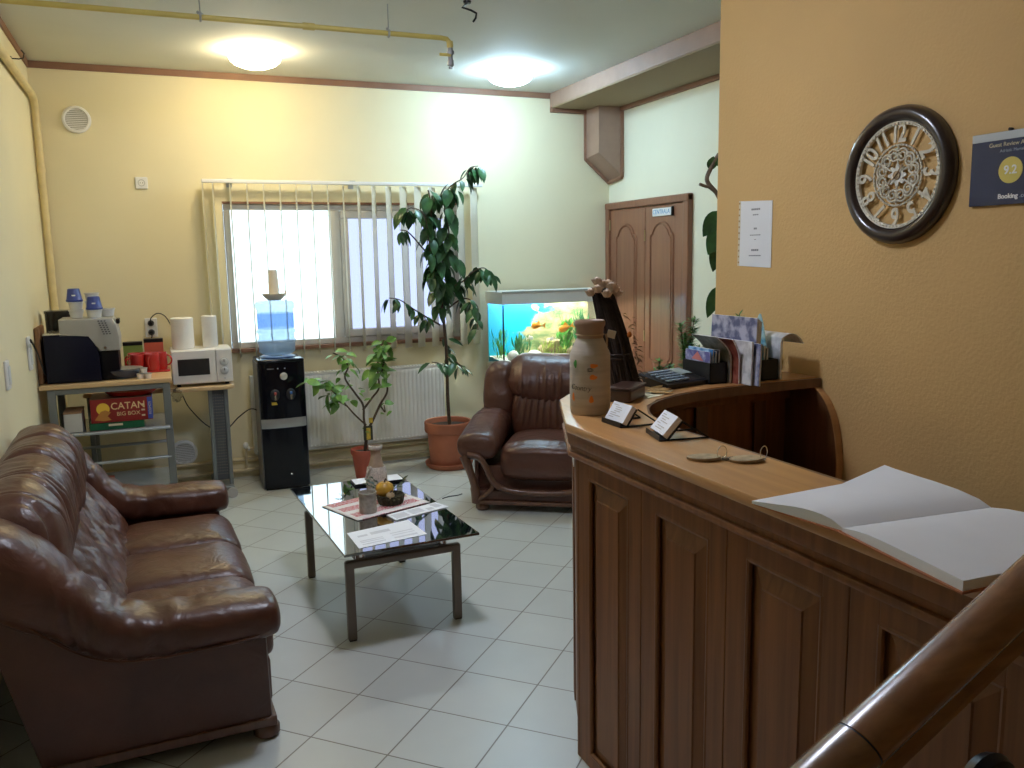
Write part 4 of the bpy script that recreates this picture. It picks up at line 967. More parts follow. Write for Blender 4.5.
# woven cloth
m, nt, b = newmat('red_white_cloth'); L = nt.links.new
tc = nd(nt, 'ShaderNodeTexCoord'); mp = nd(nt, 'ShaderNodeMapping'); L(tc.outputs['Object'], mp.inputs[0])
vo = nd(nt, 'ShaderNodeTexVoronoi', distance='CHEBYCHEV'); vo.inputs['Scale'].default_value = 95; vo.inputs['Randomness'].default_value = .35; L(mp.outputs[0], vo.inputs['Vector'])
sp = nd(nt, 'ShaderNodeSeparateXYZ'); L(mp.outputs[0], sp.inputs[0])
ab1 = nd(nt, 'ShaderNodeMath', operation='SINE'); mu = nd(nt, 'ShaderNodeMath', operation='MULTIPLY'); mu.inputs[1].default_value = 58; L(sp.outputs[1], mu.inputs[0]); L(mu.outputs[0], ab1.inputs[0])
g1 = nd(nt, 'ShaderNodeMath', operation='GREATER_THAN'); g1.inputs[1].default_value = -.25; L(ab1.outputs[0], g1.inputs[0])
g2 = nd(nt, 'ShaderNodeMath', operation='LESS_THAN'); g2.inputs[1].default_value = .40; L(vo.outputs['Distance'], g2.inputs[0])
axx = nd(nt, 'ShaderNodeMath', operation='ABSOLUTE'); L(sp.outputs[0], axx.inputs[0]); g3 = nd(nt, 'ShaderNodeMath', operation='LESS_THAN'); g3.inputs[1].default_value = .185; L(axx.outputs[0], g3.inputs[0])
m1 = nd(nt, 'ShaderNodeMath', operation='MULTIPLY'); L(g1.outputs[0], m1.inputs[0]); L(g2.outputs[0], m1.inputs[1]); m2 = nd(nt, 'ShaderNodeMath', operation='MULTIPLY'); L(m1.outputs[0], m2.inputs[0]); L(g3.outputs[0], m2.inputs[1])
mx = nd(nt, 'ShaderNodeMix', data_type='RGBA'); mx.inputs[6].default_value = (.78, .74, .72, 1); mx.inputs[7].default_value = (.50, .07, .09, 1); L(m2.outputs[0], mx.inputs[0]); L(mx.outputs[2], b.inputs['Base Color']); b.inputs['Roughness'].default_value = .9
MATS['red_white_cloth'] = m; CLOTH = m
t = thing('table_cloth', 'red and white patterned woven cloth on the black glass table', 'cloth', (.925, 4.0, ZT), R(20))
m = MB(); m.surf(lambda i, j: V(-.21 + .42 * i / 20, -.165 + .33 * j / 16, .0015 + .0012 * (1 + NZ.noise(V(i * .5, j * .5, 0)))), 21, 17); ab(m, 'cloth', CLOTH, t, solid=.0012)
ZK = ZT + .0035
# clay bottle vase dressed in twine
x, y = 1.005, 4.31
t = thing('bottle_vase', 'clay coloured bottle vase with a lace collar at the back of the glass table', 'vase', (x, y, ZT))
CLAY = mat('beige_clay', (.37, .27, .19), .65, var=.15, vscale=25, bump=.2)
m = MB(); m.lathe([(0, ZT), (.050, ZT), (.054, ZT + .006), (.052, ZT + .07), (.045, ZT + .11), (.031, ZT + .15), (.026, ZT + .18), (.027, ZT + .2), (.034, ZT + .208), (.035, ZT + .226), (.030, ZT + .228), (.026, ZT + .215), (.02, ZT + .17), (0, ZT + .16)], (x, y, 0), 28, caps=False); m.build('bottle', CLAY, t)
m = MB(); m.lathe([(.055, ZT + .002), (.0565, ZT + .03), (.0545, ZT + .075), (.048, ZT + .112), (.044, ZT + .118)], (x, y, 0), 40, caps=False, lobes=13, lamp=.035); m.build('lace_cover', mat('knitted_lace', (.60, .54, .48), .95, var=.3, vscale=150, bump=1, bscale=220), t)
m = MB(); m.lathe([(.0355, ZT + .209), (.038, ZT + .213), (.038, ZT + .224), (.036, ZT + .229), (.03, ZT + .23)], (x, y, 0), 40, caps=False, lobes=13, lamp=.03); m.build('lace_rim', MATS['knitted_lace'], t)
m = MB(); m.tube([(x - .04, y - .03, ZT + .118), (x - .06, y - .045, ZT + .10), (x - .066, y - .04, ZT + .07)], .004, 6); m.ball((x - .04, y - .032, ZT + .117), .010, 8, 6); m.ball((x - .066, y - .04, ZT + .066), .008, 8, 6); m.build('lace_tassel', MATS['knitted_lace'], t)
# tin cup
x, y = .858, 3.885; z = ZK
t = thing('candle_jar', 'small grey ribbed candle jar at the near edge of the patterned cloth', 'jar', (x, y, z))
m = MB(); m.lathe([(0, z), (.040, z), (.042, z + .004), (.041, z + .05), (.041, z + .088), (.043, z + .092), (.043, z + .100), (.040, z + .100), (.038, z + .07), (0, z + .068)], (x, y, 0), 28, caps=False); m.build('jar', mat('grey_stoneware', (.40, .36, .31), .6, var=.2, vscale=60, bump=.5), t)
m = MB(); m.lathe([(0, z + .069), (.0375, z + .071)], (x, y, 0), 20, caps=False); m.build('wax', mat('dark_wax', (.12, .11, .10), .5), t)
# moss basket with fruit
x, y = .995, 3.985
t = thing('moss_basket', 'small dark woven basket in the middle of the patterned cloth', 'basket', (x, y, z))
m = MB(); m.lathe([(0, z), (.058, z), (.064, z + .02), (.068, z + .045), (.062, z + .048), (.056, z + .03), (0, z + .02)], (x, y, 0), 30, caps=False, lobes=15, lamp=.03); m.build('bowl', mat('dark_moss', (.040, .034, .016), .95, var=.5, vscale=70, bump=1, bscale=110), t)
m = MB()
random.seed(5)
for k in range(46):
    a = random.uniform(0, 2 * PI); r = random.uniform(.035, .062)
    m.leaf((x + r * math.cos(a), y + r * math.sin(a), z + .035), (math.cos(a), math.sin(a), random.uniform(.1, .9)), (0, 0, 1), random.uniform(.018, .03), .010)
m.build('dry_foliage', mat('dry_moss_leaf', (.06, .05, .02), .9, var=.5), t)
def fruit(x, y, z, r, mt, lab, nm, cat, sz=.9):
    t = thing(nm, lab, cat, (x, y, z))
    m = MB(); m.lathe([(0, 0), (r * .5, r * .08 * sz), (r * .9, r * .5 * sz), (r, r * sz), (r * .88, r * 1.5 * sz), (r * .45, r * 1.86 * sz), (r * .12, r * 1.84 * sz), (0, r * 1.78 * sz)], (x, y, z), 30, lobes=10, lamp=.022, caps=False); m.build('flesh', mt, t)
    m = MB(); m.tube([(x, y, z + r * 1.75 * sz), (x + .003, y, z + r * 2.05 * sz), (x + .010, y, z + r * 2.2 * sz)], [.005, .004, .0045], 6); m.build('stalk', STEM, t)
fruit(x - .025, y + .015, z + .030, .046, mat('gourd_yellow', (.55, .30, .03), .4, var=.25, vscale=20), 'yellow orange gourd lying in the moss basket', 'gourd', 'gourd')
fruit(x - .012, y - .045, z + .030, .022, mat('nut_tan', (.42, .30, .17), .6, var=.2, vscale=30), 'small tan nut in front of the yellow gourd', 'nut', 'nut')
m = MB()
for a, l in ((2.2, .14), (2.5, .12), (1.9, .16), (.6, .12)):
    b0 = V(x, y + .03, z + .04); d = V(math.cos(a), math.sin(a), .35)
    m.tube([b0, b0 + d * l * .5, b0 + d * l], .002, 5)
    for k in range(3): m.leaf(b0 + d * l * (.4 + .25 * k), d + V(random.uniform(-.6, .6), random.uniform(-.6, .6), 0), (0, 0, 1), .045, .022)
tag(m.build('leaf_sprig', mat('dusk_leaf', (.03, .05, .02), .6, var=.4)), 'dark leafy sprig laid between the gourd and the bottle vase', 'sprig')
# papers
def paper(pts, z, lab, nm, cat, mt=PAPER, h=.0012, prints=()):
    t = thing(nm, lab, cat, (sum(p[0] for p in pts) / 4, sum(p[1] for p in pts) / 4, z))
    m = MB(); m.prism(pts, z, z + h, 'XY'); m.build('sheet', mt, t, smooth=False)
    a, b_, c, d = [V(p[0], p[1], 0) for p in pts]
    if prints:
        m = MB()
        for u0, u1, v0, v1 in prints:
            q = [(a + (b_ - a) * u + (d - a) * v + (c - b_ - d + a) * u * v) for u, v in ((u0, v0), (u1, v0), (u1, v1), (u0, v1))]
            m.prism([(p.x, p.y) for p in q], z + h, z + h + .0004, 'XY')
        m.build('print', mat('pale_grey_print', (.62, .63, .68), .6), t, smooth=False)
    return t
paper([(.705, 3.40), (1.02, 3.455), (1.0, 3.69), (.70, 3.62)], ZT, 'large white printed sheet at the near edge of the glass table', 'paper_sheet', 'paper', prints=[(.08, .42, .12, .18), (.08, .42, .25, .29), (.08, .42, .34, .38), (.55, .9, .12, .2), (.55, .9, .3, .34), (.55, .9, .42, .46), (.3, .6, .6, .75), (.1, .25, .6, .7)])
paper([(.945, 3.70), (1.235, 3.80), (1.20, 3.90), (.925, 3.80)], ZT, 'narrow folded leaflet between the patterned cloth and the large sheet', 'leaflet', 'leaflet', h=.004, prints=[(.05, .3, .15, .8), (.36, .6, .2, .85), (.66, .78, .2, .5), (.82, .95, .3, .9)])
t = thing('black_folder', 'slim black folder behind the bottle vase on the glass table', 'folder', (1.03, 4.42, ZT))
m = MB(); m.box(.90, 1.17, 4.37, 4.49, ZT, ZT + .012, bev=.003); m.build('cover', BLACKP, t, smooth=False)
m = MB(); m.box(.905, 1.165, 4.372, 4.488, ZT + .0125, ZT + .0135); m.build('sheet', PAPER, t, smooth=False)

# ------------------------------------------------------------------ aquarium in the corner
AX0, AX1, AY0, AY1, AZ0, AZ1, AZT = 2.515, 3.46, 6.205, 6.565, .775, 1.272, 1.372
t = thing('aquarium_stand', 'pale cabinet under the lit aquarium, behind the leather armchair', 'cabinet', (2.98, 6.42, 0))
m = MB(); m.box(AX0 + .03, AX1 - .03, AY0 + .04, AY1 - .02, .05, AZ0 - .03, bev=.004); m.build('carcass', mat('pale_laminate', (.60, .55, .42), .5), t, smooth=False)
m = MB(); m.box(AX0 + .05, AX1 - .05, AY0 + .06, AY1 - .04, 0, .05); m.build('plinth', BLACKP, t, smooth=False)
m = MB(); m.box(AX0 - .005, AX1 + .005, AY0 - .005, AY1 + .005, AZ0 - .03, AZ0, bev=.004); m.build('top', mat('pale_laminate', (.6, .55, .42)), t, smooth=False)
for k in range(2):
    x0 = AX0 + .035 + k * .445; m = MB(); m.box(x0, x0 + .44, AY0 + .024, AY0 + .042, .06, AZ0 - .035, bev=.003); d = m.build('door', MATS['pale_laminate'], t, smooth=False)
    m = MB(); m.cyl((x0 + (.40 if k == 0 else .04), AY0 + .022, .45), (x0 + (.40 if k == 0 else .04), AY0 + .004, .45), .010, 10); m.build('knob', CHROME, d)
t = thing('aquarium', 'lit glass fish tank with a white hood in the corner by the door', 'aquarium', (2.98, 6.415, AZ0 + .001))
m = MB(); g = .008
m.box(AX0, AX1, AY0, AY0 + g, AZ0 + .001, AZ1); m.box(AX0, AX0 + g, AY0 + g, AY1, AZ0 + .001, AZ1); m.box(AX1 - g, AX1, AY0 + g, AY1, AZ0 + .001, AZ1); m.build('glass', GLASS, t, smooth=False)
m = MB(); m.box(AX0, AX1, AY0, AY1, AZ0 + .0005, AZ0 + .009); m.build('bottom', mat('pale_silicone', (.5, .55, .5), .4), t, smooth=False)
for x, y in ((AX0, AY0), (AX1 - .008, AY0)):
    m = MB(); m.box(x, x + .008, y - .001, y + .012, AZ0 + .002, AZ1); m.build('black_seam', BLACKP, t, smooth=False)
HOOD = mat('hood_white', (.72, .74, .70), .4, var=.02)
m = MB(); m.box(AX0 - .006, AX1 + .006, AY0 - .006, AY1 + .006, AZT - .012, AZT, bev=.004); m.box(AX0 - .006, AX1 + .006, AY0 - .006, AY0 + .006, AZ1, AZT - .012); m.box(AX0 - .006, AX1 + .006, AY1 - .006, AY1 + .006, AZ1, AZT - .012); m.box(AX0 - .006, AX0 + .006, AY0 + .006, AY1 - .006, AZ1, AZT - .012); m.box(AX1 - .006, AX1 + .006, AY0 + .006, AY1 - .006, AZ1, AZT - .012)
hd = m.build('hood', HOOD, t, smooth=False)
m = MB(); m.box(AX0 - .008, AX1 + .008, AY0 - .009, AY0 - .005, AZT - .004, AZT + .003); m.box(AX0, AX0 + .45, AY0 - .002, AY0 + .01, AZT, AZT + .004); m.build('hood_edge', mat('hood_edge', (.4, .44, .44), .3), hd, smooth=False)
m = MB()
for y in (6.30, 6.48): m.cyl((AX0 + .06, y, AZT - .04), (AX1 - .06, y, AZT - .04), .014, 10)
m.build('light_tube', emitmat('tube_glow', (.92, 1, .95), 26), hd)
# printed reef picture on the back pane
bm_, nt, b = newmat('reef_print'); L = nt.links.new
tc = nd(nt, 'ShaderNodeTexCoord'); sp = nd(nt, 'ShaderNodeSeparateXYZ'); L(tc.outputs['Generated'], sp.inputs[0])
n = nd(nt, 'ShaderNodeTexNoise'); n.inputs['Scale'].default_value = 5.5; n.inputs['Detail'].default_value = 7; n.inputs['Roughness'].default_value = .65; L(tc.outputs['Generated'], n.inputs['Vector'])
rk = nd(nt, 'ShaderNodeValToRGB'); e = rk.color_ramp.elements; e[0].position = .33; e[0].color = (.05, .11, .045, 1); e[1].position = .70; e[1].color = (.74, .66, .40, 1)
for p_, c_ in ((.45, (.18, .26, .10, 1)), (.56, (.45, .38, .20, 1))): q = e.new(p_); q.color = c_
L(n.outputs['Fac'], rk.inputs[0])
bl = nd(nt, 'ShaderNodeMix', data_type='RGBA'); bl.inputs[6].default_value = (.0, .55, .80, 1); bl.inputs[7].default_value = (.0, .22, .60, 1); L(sp.outputs[2], bl.inputs[0])
# rock rises from the left foot to the right top
ad = nd(nt, 'ShaderNodeMath', operation='MULTIPLY_ADD'); L(sp.outputs[0], ad.inputs[0]); ad.inputs[1].default_value = 2.1; ad.inputs[2].default_value = -.25
su = nd(nt, 'ShaderNodeMath', operation='SUBTRACT'); L(ad.outputs[0], su.inputs[0]); L(sp.outputs[2], su.inputs[1])
n2 = nd(nt, 'ShaderNodeMath', operation='MULTIPLY_ADD'); L(n.outputs['Fac'], n2.inputs[0]); n2.inputs[1].default_value = 1.5; L(su.outputs[0], n2.inputs[2])
mr = nd(nt, 'ShaderNodeMapRange'); mr.inputs[1].default_value = .72; mr.inputs[2].default_value = .86; L(n2.outputs[0], mr.inputs[0])
mx = nd(nt, 'ShaderNodeMix', data_type='RGBA'); L(mr.outputs[0], mx.inputs[0]); L(bl.outputs[2], mx.inputs[6]); L(rk.outputs[0], mx.inputs[7]); L(mx.outputs[2], b.inputs['Base Color']); b.inputs['Roughness'].default_value = .5
MATS['reef_print'] = bm_
m = MB(); m.box(AX0 + g, AX1 - g, AY1 - .012, AY1 - .004, AZ0 + .01, AZ1); m.build('reef_backdrop', bm_, t, smooth=False)
gv = t
m = MB(); m.surf(lambda i, j: V(AX0 + .009 + (AX1 - AX0 - .018) * i / 40, AY0 + .009 + (AY1 - AY0 - .022) * j / 18, AZ0 + .035 + .02 * j / 18 + .008 * NZ.noise(V(i * .4, j * .4, 0))), 41, 19)
o = m.build('gravel', mat('pale_gravel', (.62, .60, .48), .9, var=.4, vscale=130, bump=1, bscale=150), t)
random.seed(11)
def rock(x, y, z, s, mt, lab):
    m = MB(); m.ball((0, 0, 0), s, 16, 10)
    for v in m.bm.verts: v.co *= 1 + .45 * NZ.noise(v.co * 14 + V(x * 9, y, z)); v.co += V(x, y, z)
    tag(m.build('tank_rock', mt), lab, 'rock')
RKW = mat('white_rock', (.70, .70, .62), .8, var=.2, vscale=30); RKB = mat('brown_rock', (.34, .26, .14), .85, var=.35, vscale=25)
rock(2.63, 6.28, .845, (.05, .04, .045), RKW, 'rounded white rock near the black corner seam of the tank')
rock(2.86, 6.36, .84, (.07, .05, .04), RKW, 'pale low rock in the middle of the tank gravel')
rock(3.05, 6.45, .88, (.11, .06, .085), RKB, 'large brown rock at the back of the tank')
rock(3.22, 6.33, .845, (.075, .05, .05), RKB, 'flat brown rock at the front right of the tank')
def weed(x, y, h, mt, lab, n, w, seed, spread=.05):
    random.seed(seed); t = thing('water_plant', lab, 'water plant', (x, y, .80)); m = MB()
    for k in range(n):
        a = random.uniform(0, 2 * PI); r = random.uniform(0, spread); z0 = .80 + random.uniform(0, h * .75)
        m.leaf((x + r * math.cos(a), y + r * math.sin(a) * .6, z0), (math.cos(a) * .5, math.sin(a) * .3, 1), (math.cos(a), math.sin(a), .2), random.uniform(.5, 1) * min(h * .5, .10), w, curl=.2)
    m.build('foliage', mt, t); m = MB()
    for k in range(4): m.tube([(x + random.uniform(-.02, .02), y, .80), (x + random.uniform(-.03, .03), y, .80 + h * .5), (x + random.uniform(-spread, spread), y, .80 + h)], .0025, 5)
    m.build('stem', mt, t)
WG = mat('weed_green', (.10, .34, .05), .5, var=.4, vscale=20); WD = mat('weed_dark', (.03, .16, .05), .5, var=.4, vscale=20); WY = mat('weed_yellow', (.42, .50, .10), .5, var=.3, vscale=20)
weed(3.14, 6.36, .36, WG, 'bushy bright green water plant right of the tank middle', 40, .045, 1, .06)
weed(2.58, 6.42, .26, WG, 'feathery green water plant at the left end of the tank', 50, .014, 2, .06)
weed(2.78, 6.48, .20, WD, 'short dark green water plant against the reef picture', 46, .018, 3, .09)
weed(2.95, 6.32, .15, WY, 'yellowish low water plant at the front of the tank', 40, .016, 4, .08)
weed(3.33, 6.45, .40, WD, 'tall dark water plant at the door end of the tank', 50, .024, 5, .07)
weed(3.06, 6.27, .11, WY, 'yellowish low water plant by the flat brown rock', 26, .016, 6, .05)
def fish(x, y, z, L_, ang, mt, lab, tilt=0):
    t = thing('fish', lab, 'fish', (x, y, z)); M = Matrix.Translation((x, y, z)) @ Matrix.Rotation(ang, 4, 'Z') @ Matrix.Rotation(tilt, 4, 'Y')
    m = MB(); rs = []
    for i in range(11):
        u = i / 10; h = .30 * L_ * math.sin(PI * u ** .75) ** .8 * (1 - .45 * u) + .012 * L_; rs.append(m.ring([M @ V(L_ * (.5 - u * .8), .45 * h * math.sin(a) * .6, h * math.cos(a) * .85) for a in [2 * PI * k / 12 for k in range(12)]]))
    m.skin(rs); m.build('body', mt, t)
    m = MB(); m.prism([(-.28 * L_, 0), (-.58 * L_, .22 * L_), (-.50 * L_, 0), (-.58 * L_, -.22 * L_)], -.001, .001, 'XZ', M=M); m.build('tail_fin', mt, t, smooth=False)
    m = MB(); m.prism([(.12 * L_, .20 * L_), (-.08 * L_, .36 * L_), (-.22 * L_, .10 * L_)], -.001, .001, 'XZ', M=M); m.build('dorsal_fin', mt, t, smooth=False)
    m = MB(); m.ball(M @ V(.36 * L_, -.045 * L_, .04 * L_), .028 * L_, 8, 6); m.ball(M @ V(.36 * L_, .045 * L_, .04 * L_), .028 * L_, 8, 6); m.build('eye', BLACKP, t)
FO = mat('goldfish_orange', (.90, .33, .02), .4, var=.1); FP = mat('pale_gold_fish', (.90, .62, .25), .4, var=.1); FW = mat('silver_fish', (.75, .78, .75), .35)
fish(2.86, 6.30, 1.085, .115, R(170), FO, 'orange goldfish in the open blue water of the tank')
fish(3.10, 6.27, 1.06, .13, R(150), FO, 'orange goldfish by the bright green water plant', R(20))
fish(2.89, 6.40, 1.215, .10, R(130), FP, 'pale golden fish just below the tank lamp', R(-45))
fish(2.80, 6.33, .985, .07, R(10), FW, 'small silvery fish above the pale low rock'); fish(2.985, 6.29, .97, .06, R(190), FW, 'small silvery fish in front of the large brown rock')

# ------------------------------------------------------------------ tall plant in the terracotta pot
px, py = 2.062, 6.29
t = thing('terracotta_pot_plant', 'tall leafy house plant in a round terracotta pot below the window', 'plant', (px, py, 0))
m = MB(); m.lathe([(0, .0), (.165, .0), (.185, .02), (.192, .045), (.182, .045), (.16, .02), (0, .018)], (px, py, 0), 36, caps=False); m.build('saucer', TERRA, t)
m = MB(); m.lathe([(0, .02), (.145, .02), (.150, .03), (.166, .25), (.168, .285), (.186, .29), (.190, .30), (.190, .365), (.184, .372), (.172, .368), (.165, .32), (0, .318)], (px, py, 0), 40, caps=False); m.build('pot', TERRA, t, angle=35)
m = MB(); m.lathe([(0, .334), (.168, .33)], (px, py, 0), 30, caps=False); m.build('soil', SOIL, t)
PLANT = dict(
 stem=[(2.068, 6.27, .30), (2.051, 6.25, .547), (2.041, 6.22, .769), (2.039, 6.22, .98), (2.022, 6.22, 1.214), (2.003, 6.22, 1.368), (1.984, 6.22, 1.543), (1.966, 6.22, 1.709), (1.956, 6.22, 1.896), (1.947, 6.22, 2.081), (1.934, 6.22, 2.154)],
 st2=[(2.01, 6.22, 1.329), (1.968, 6.2, 1.483), (1.927, 6.18, 1.62), (1.91, 6.16, 1.783), (1.872, 6.14, 1.966), (1.776, 6.12, 2.015), (1.708, 6.1, 1.985)],
 st3=[(2.004, 6.22, 1.406), (2.047, 6.211, 1.595), (2.082, 6.202, 1.783), (2.069, 6.194, 1.969), (2.055, 6.185, 2.116), (2.109, 6.176, 2.19), (2.195, 6.168, 2.242), (2.25, 6.159, 2.316), (2.312, 6.15, 2.331)],
 br_right=[(2.019, 6.22, 1.367), (2.074, 6.186, 1.42), (2.16, 6.152, 1.464), (2.239, 6.118, 1.538), (2.317, 6.084, 1.567), (2.368, 6.05, 1.506)],
 br_right2=[(2.048, 6.22, 1.251), (2.145, 6.165, 1.327), (2.206, 6.11, 1.327), (2.233, 6.055, 1.237), (2.225, 6.0, 1.104)],
 br_left=[(1.996, 6.22, 1.138), (1.896, 6.202, 1.197), (1.79, 6.185, 1.263), (1.672, 6.168, 1.343), (1.584, 6.15, 1.362)],
 br_left2=[(1.963, 6.22, 1.619), (1.855, 6.213, 1.748), (1.763, 6.207, 1.844), (1.701, 6.2, 1.859)],
 br_low=[(2.041, 6.22, .769), (1.967, 6.16, .843), (1.885, 6.1, .87)], br_low2=[(2.041, 6.22, .769), (2.089, 6.16, .851), (2.124, 6.1, .809)])
m = MB()
for k, p in PLANT.items():
    r0 = .014 if k == 'stem' else .006; c = catmull(p, 8 * len(p)); n = len(c); m.tube(c, [r0 * (1 - .7 * i / n) + .0015 for i in range(n)], 7)
m.build('stem', STEM, t)
random.seed(21)
def hang_leaves(mb, pts, n, t0, t1, L_, Wd, droop=.9, spread=.6, jit=.0):
    c = catmull(pts, 60)
    for k in range(n):
        u = t0 + (t1 - t0) * (k + random.uniform(.1, .9)) / n; p = c[min(59, int(u * 59))]; a = random.uniform(0, 2 * PI)
        d = V(math.cos(a) * spread, math.sin(a) * spread, -droop + random.uniform(-.25, .45)); l = L_ * random.uniform(.7, 1.2)
        p2 = p + V(d.x, d.y, d.z * .3) * random.uniform(.02, .04) + V(random.uniform(-jit, jit), random.uniform(-jit, jit), random.uniform(-jit, jit))
        mb.leaf(p2, d, (math.cos(a) * .8 + random.uniform(-.3, .3), math.sin(a) * .8 - .5, .7), l, l * random.uniform(.42, .55) * Wd, curl=.22, fold=.3)
m = MB()
hang_leaves(m, PLANT['stem'], 64, .45, 1, .145, 1.0, jit=.025)
hang_leaves(m, PLANT['st2'], 34, .2, 1, .135, 1.0, jit=.02)
hang_leaves(m, PLANT['st3'][:6], 52, .05, 1, .155, 1.05, jit=.035); hang_leaves(m, PLANT['st3'][5:], 14, .2, 1, .12, 1.0)
hang_leaves(m, PLANT['br_right'], 34, .15, 1, .125, 1.0, jit=.025); hang_leaves(m, PLANT['br_right2'], 20, .3, 1, .115, .9)
hang_leaves(m, PLANT['br_left'], 22, .2, 1, .105, .85); hang_leaves(m, PLANT['br_left2'], 5, .6, 1, .11, .9)
hang_leaves(m, PLANT['br_low'], 6, .4, 1, .11, .8, .4); hang_leaves(m, PLANT['br_low2'], 8, .3, 1, .12, .8, .7); hang_leaves(m, PLANT['stem'], 8, .24, .34, .12, .8, .6)
m.build('foliage', LEAFD, t, angle=180)
# ------------------------------------------------------------------ small shrub in the red pot
px, py = 1.372, 6.235
t = thing('red_pot_plant', 'small light green shrub in a red pot between cooler and coffee table', 'plant', (px, py, 0))
m = MB(); m.lathe([(0, .0), (.072, .0), (.075, .01), (.098, .19), (.106, .192), (.108, .225), (.102, .228), (.094, .2), (0, .195)], (px, py, 0), 32, caps=False); m.build('pot', REDPOT, t, angle=35)
m = MB(); m.lathe([(0, .205), (.096, .2)], (px, py, 0), 24, caps=False); m.build('soil', SOIL, t)
SH = dict(
 trunk=[(1.372, 6.235, .19), (1.385, 6.23, .293), (1.40, 6.22, .37)],
 a=[(1.39, 6.22, .324), (1.367, 6.196, .454), (1.359, 6.171, .573), (1.298, 6.147, .672), (1.225, 6.123, .792), (1.246, 6.099, .882), (1.194, 6.074, .954), (1.133, 6.05, .989)],
 b=[(1.391, 6.22, .355), (1.441, 6.217, .444), (1.498, 6.213, .555), (1.556, 6.21, .65), (1.551, 6.207, .743), (1.522, 6.203, .807), (1.539, 6.2, .882)],
 c=[(1.386, 6.22, .41), (1.297, 6.175, .502), (1.231, 6.13, .583), (1.16, 6.085, .67), (1.083, 6.04, .741), (1.006, 5.995, .781), (.91, 5.95, .809)],
 d=[(1.368, 6.22, .526), (1.442, 6.225, .611), (1.50, 6.23, .683), (1.498, 6.235, .782), (1.503, 6.24, .88), (1.524, 6.245, .969), (1.559, 6.25, 1.043)],
 e=[(1.225, 6.1, .588), (1.166, 6.05, .63), (1.122, 6.0, .671)], f=[(1.50, 6.22, .553), (1.534, 6.21, .498), (1.526, 6.2, .554)])
m = MB()
for k, p in SH.items():
    r0 = {'trunk': .016, 'b': .010, 'a': .009, 'd': .008}.get(k, .006); c = catmull(p, 8 * len(p)); n = len(c); m.tube(c, [r0 * (1 - .65 * i / n) + .001 for i in range(n)], 7)
m.build('stem', STEM, t)
m = MB(); random.seed(8)
def up_leaves(mb, pts, n, t0, t1, L_, Wd):
    c = catmull(pts, 60)
    for k in range(n):
        u = t0 + (t1 - t0) * (k + random.random()) / n; p = c[min(59, int(u * 59))]; a = random.uniform(0, 2 * PI)
        l = L_ * random.uniform(.5, 1.2); p = p + V(random.uniform(-.055, .055), random.uniform(-.05, .03), random.uniform(-.02, .03)); mb.leaf(p, (math.cos(a), math.sin(a) * .7, random.uniform(-.8, .4)), (random.uniform(-.7, .7), random.uniform(-1, .1), .8), l, l * random.uniform(.45, .62) * Wd, curl=random.uniform(.1, .45), fold=.25)
up_leaves(m, SH['a'], 24, .35, 1, .10, 1); up_leaves(m, SH['c'], 22, .45, 1, .115, 1); up_leaves(m, SH['d'], 34, .5, 1, .125, 1.1); up_leaves(m, SH['b'], 8, .6, 1, .12, 1); up_leaves(m, SH['e'], 9, .4, 1, .11, 1); up_leaves(m, SH['f'], 4, .6, 1, .11, 1); up_leaves(m, SH['trunk'], 2, .9, 1, .05, .6)
m.leaf((1.08, 6.03, .70), (-.2, -.2, -1), (-1, -.3, .2), .15, .06); m.leaf((1.19, 6.07, .66), (-.6, 0, -.3), (0, -.4, 1), .12, .06)
m.build('foliage', LEAFL, t, angle=180)
m = MB(); m.box(1.355, 1.425, 6.175, 6.177, .30, .41); tg = m.build('price_tag', mat('tag_dark', (.035, .035, .02), .5), t, smooth=False)
m = MB(); m.box(1.377, 1.408, 6.1735, 6.1755, .305, .395); m.box(1.40, 1.43, 6.178, 6.18, .43, .47); m.build('tag_print', mat('tag_yellow', (.65, .45, .05), .5, var=.3, vscale=60), tg, smooth=False)
for pts, lab in (([(1.30, 5.85, .003), (1.52, 5.72, .003)], 'short dark cable on the tiles behind the coffee table'), ([(1.72, 5.42, .003), (1.88, 5.47, .003)], 'short dark cable on the tiles in front of the armchair')):
    m = MB(); a, b_ = V(*pts[0]), V(*pts[1]); m.tube(catmull([a, a.lerp(b_, .35) + V(0, .01, 0), a.lerp(b_, .7) - V(0, .008, 0), b_], 14), .0035, 6); tag(m.build('floor_cable', BLACKP), lab, 'cable')
# ------------------------------------------------------------------ reception counter
t = thing('reception_counter', 'wooden reception counter with raised panels and a ledge back to the ochre wall', 'counter', (1.3, 1.7, 0))
ZTOP = 1.13
YN = .78   # near end of the counter
def outer(d): return [(1.155 + d, YN), (1.155 + d, 2.345 - .12 * d), (1.335 + .92 * d, 2.755 - .38 * d), (1.455 + .75 * d, 2.89 - .66 * d), (1.68 + .3 * d, 2.965 - d), (2.524, 2.97 - d)]
inner = [(2.524, 2.735), (2.20, 2.725), (1.95, 2.70), (1.78, 2.655), (1.64, 2.585), (1.535, 2.49), (1.46, 2.36), (1.42, 2.20), (1.41, 2.05), (1.41, YN)]
m = MB(); m.prism(outer(0) + inner, ZTOP - .030, ZTOP, 'XY', bev=.005); top = m.build('counter_top', WC_T, t, angle=30)
m = MB(); rs = []
def flatband(path, z0, z1, w):
    """upright edge band following a path"""
    m = MB(); P = [V(a, b, 0) for a, b in path]; rs = []
    for i, p in enumerate(P):
        d = (P[min(i + 1, len(P) - 1)] - P[max(i - 1, 0)]).normalized(); n = V(d.y, -d.x, 0)
        rs.append(m.ring([p + V(0, 0, z0), p + V(0, 0, z1), p + n * w + V(0, 0, z1), p + n * w + V(0, 0, z0)]))
    m.skin(rs); return m
inn = [tuple(p)[:2] for p in catmull([V(a, b, 0) for a, b in inner], 70)]
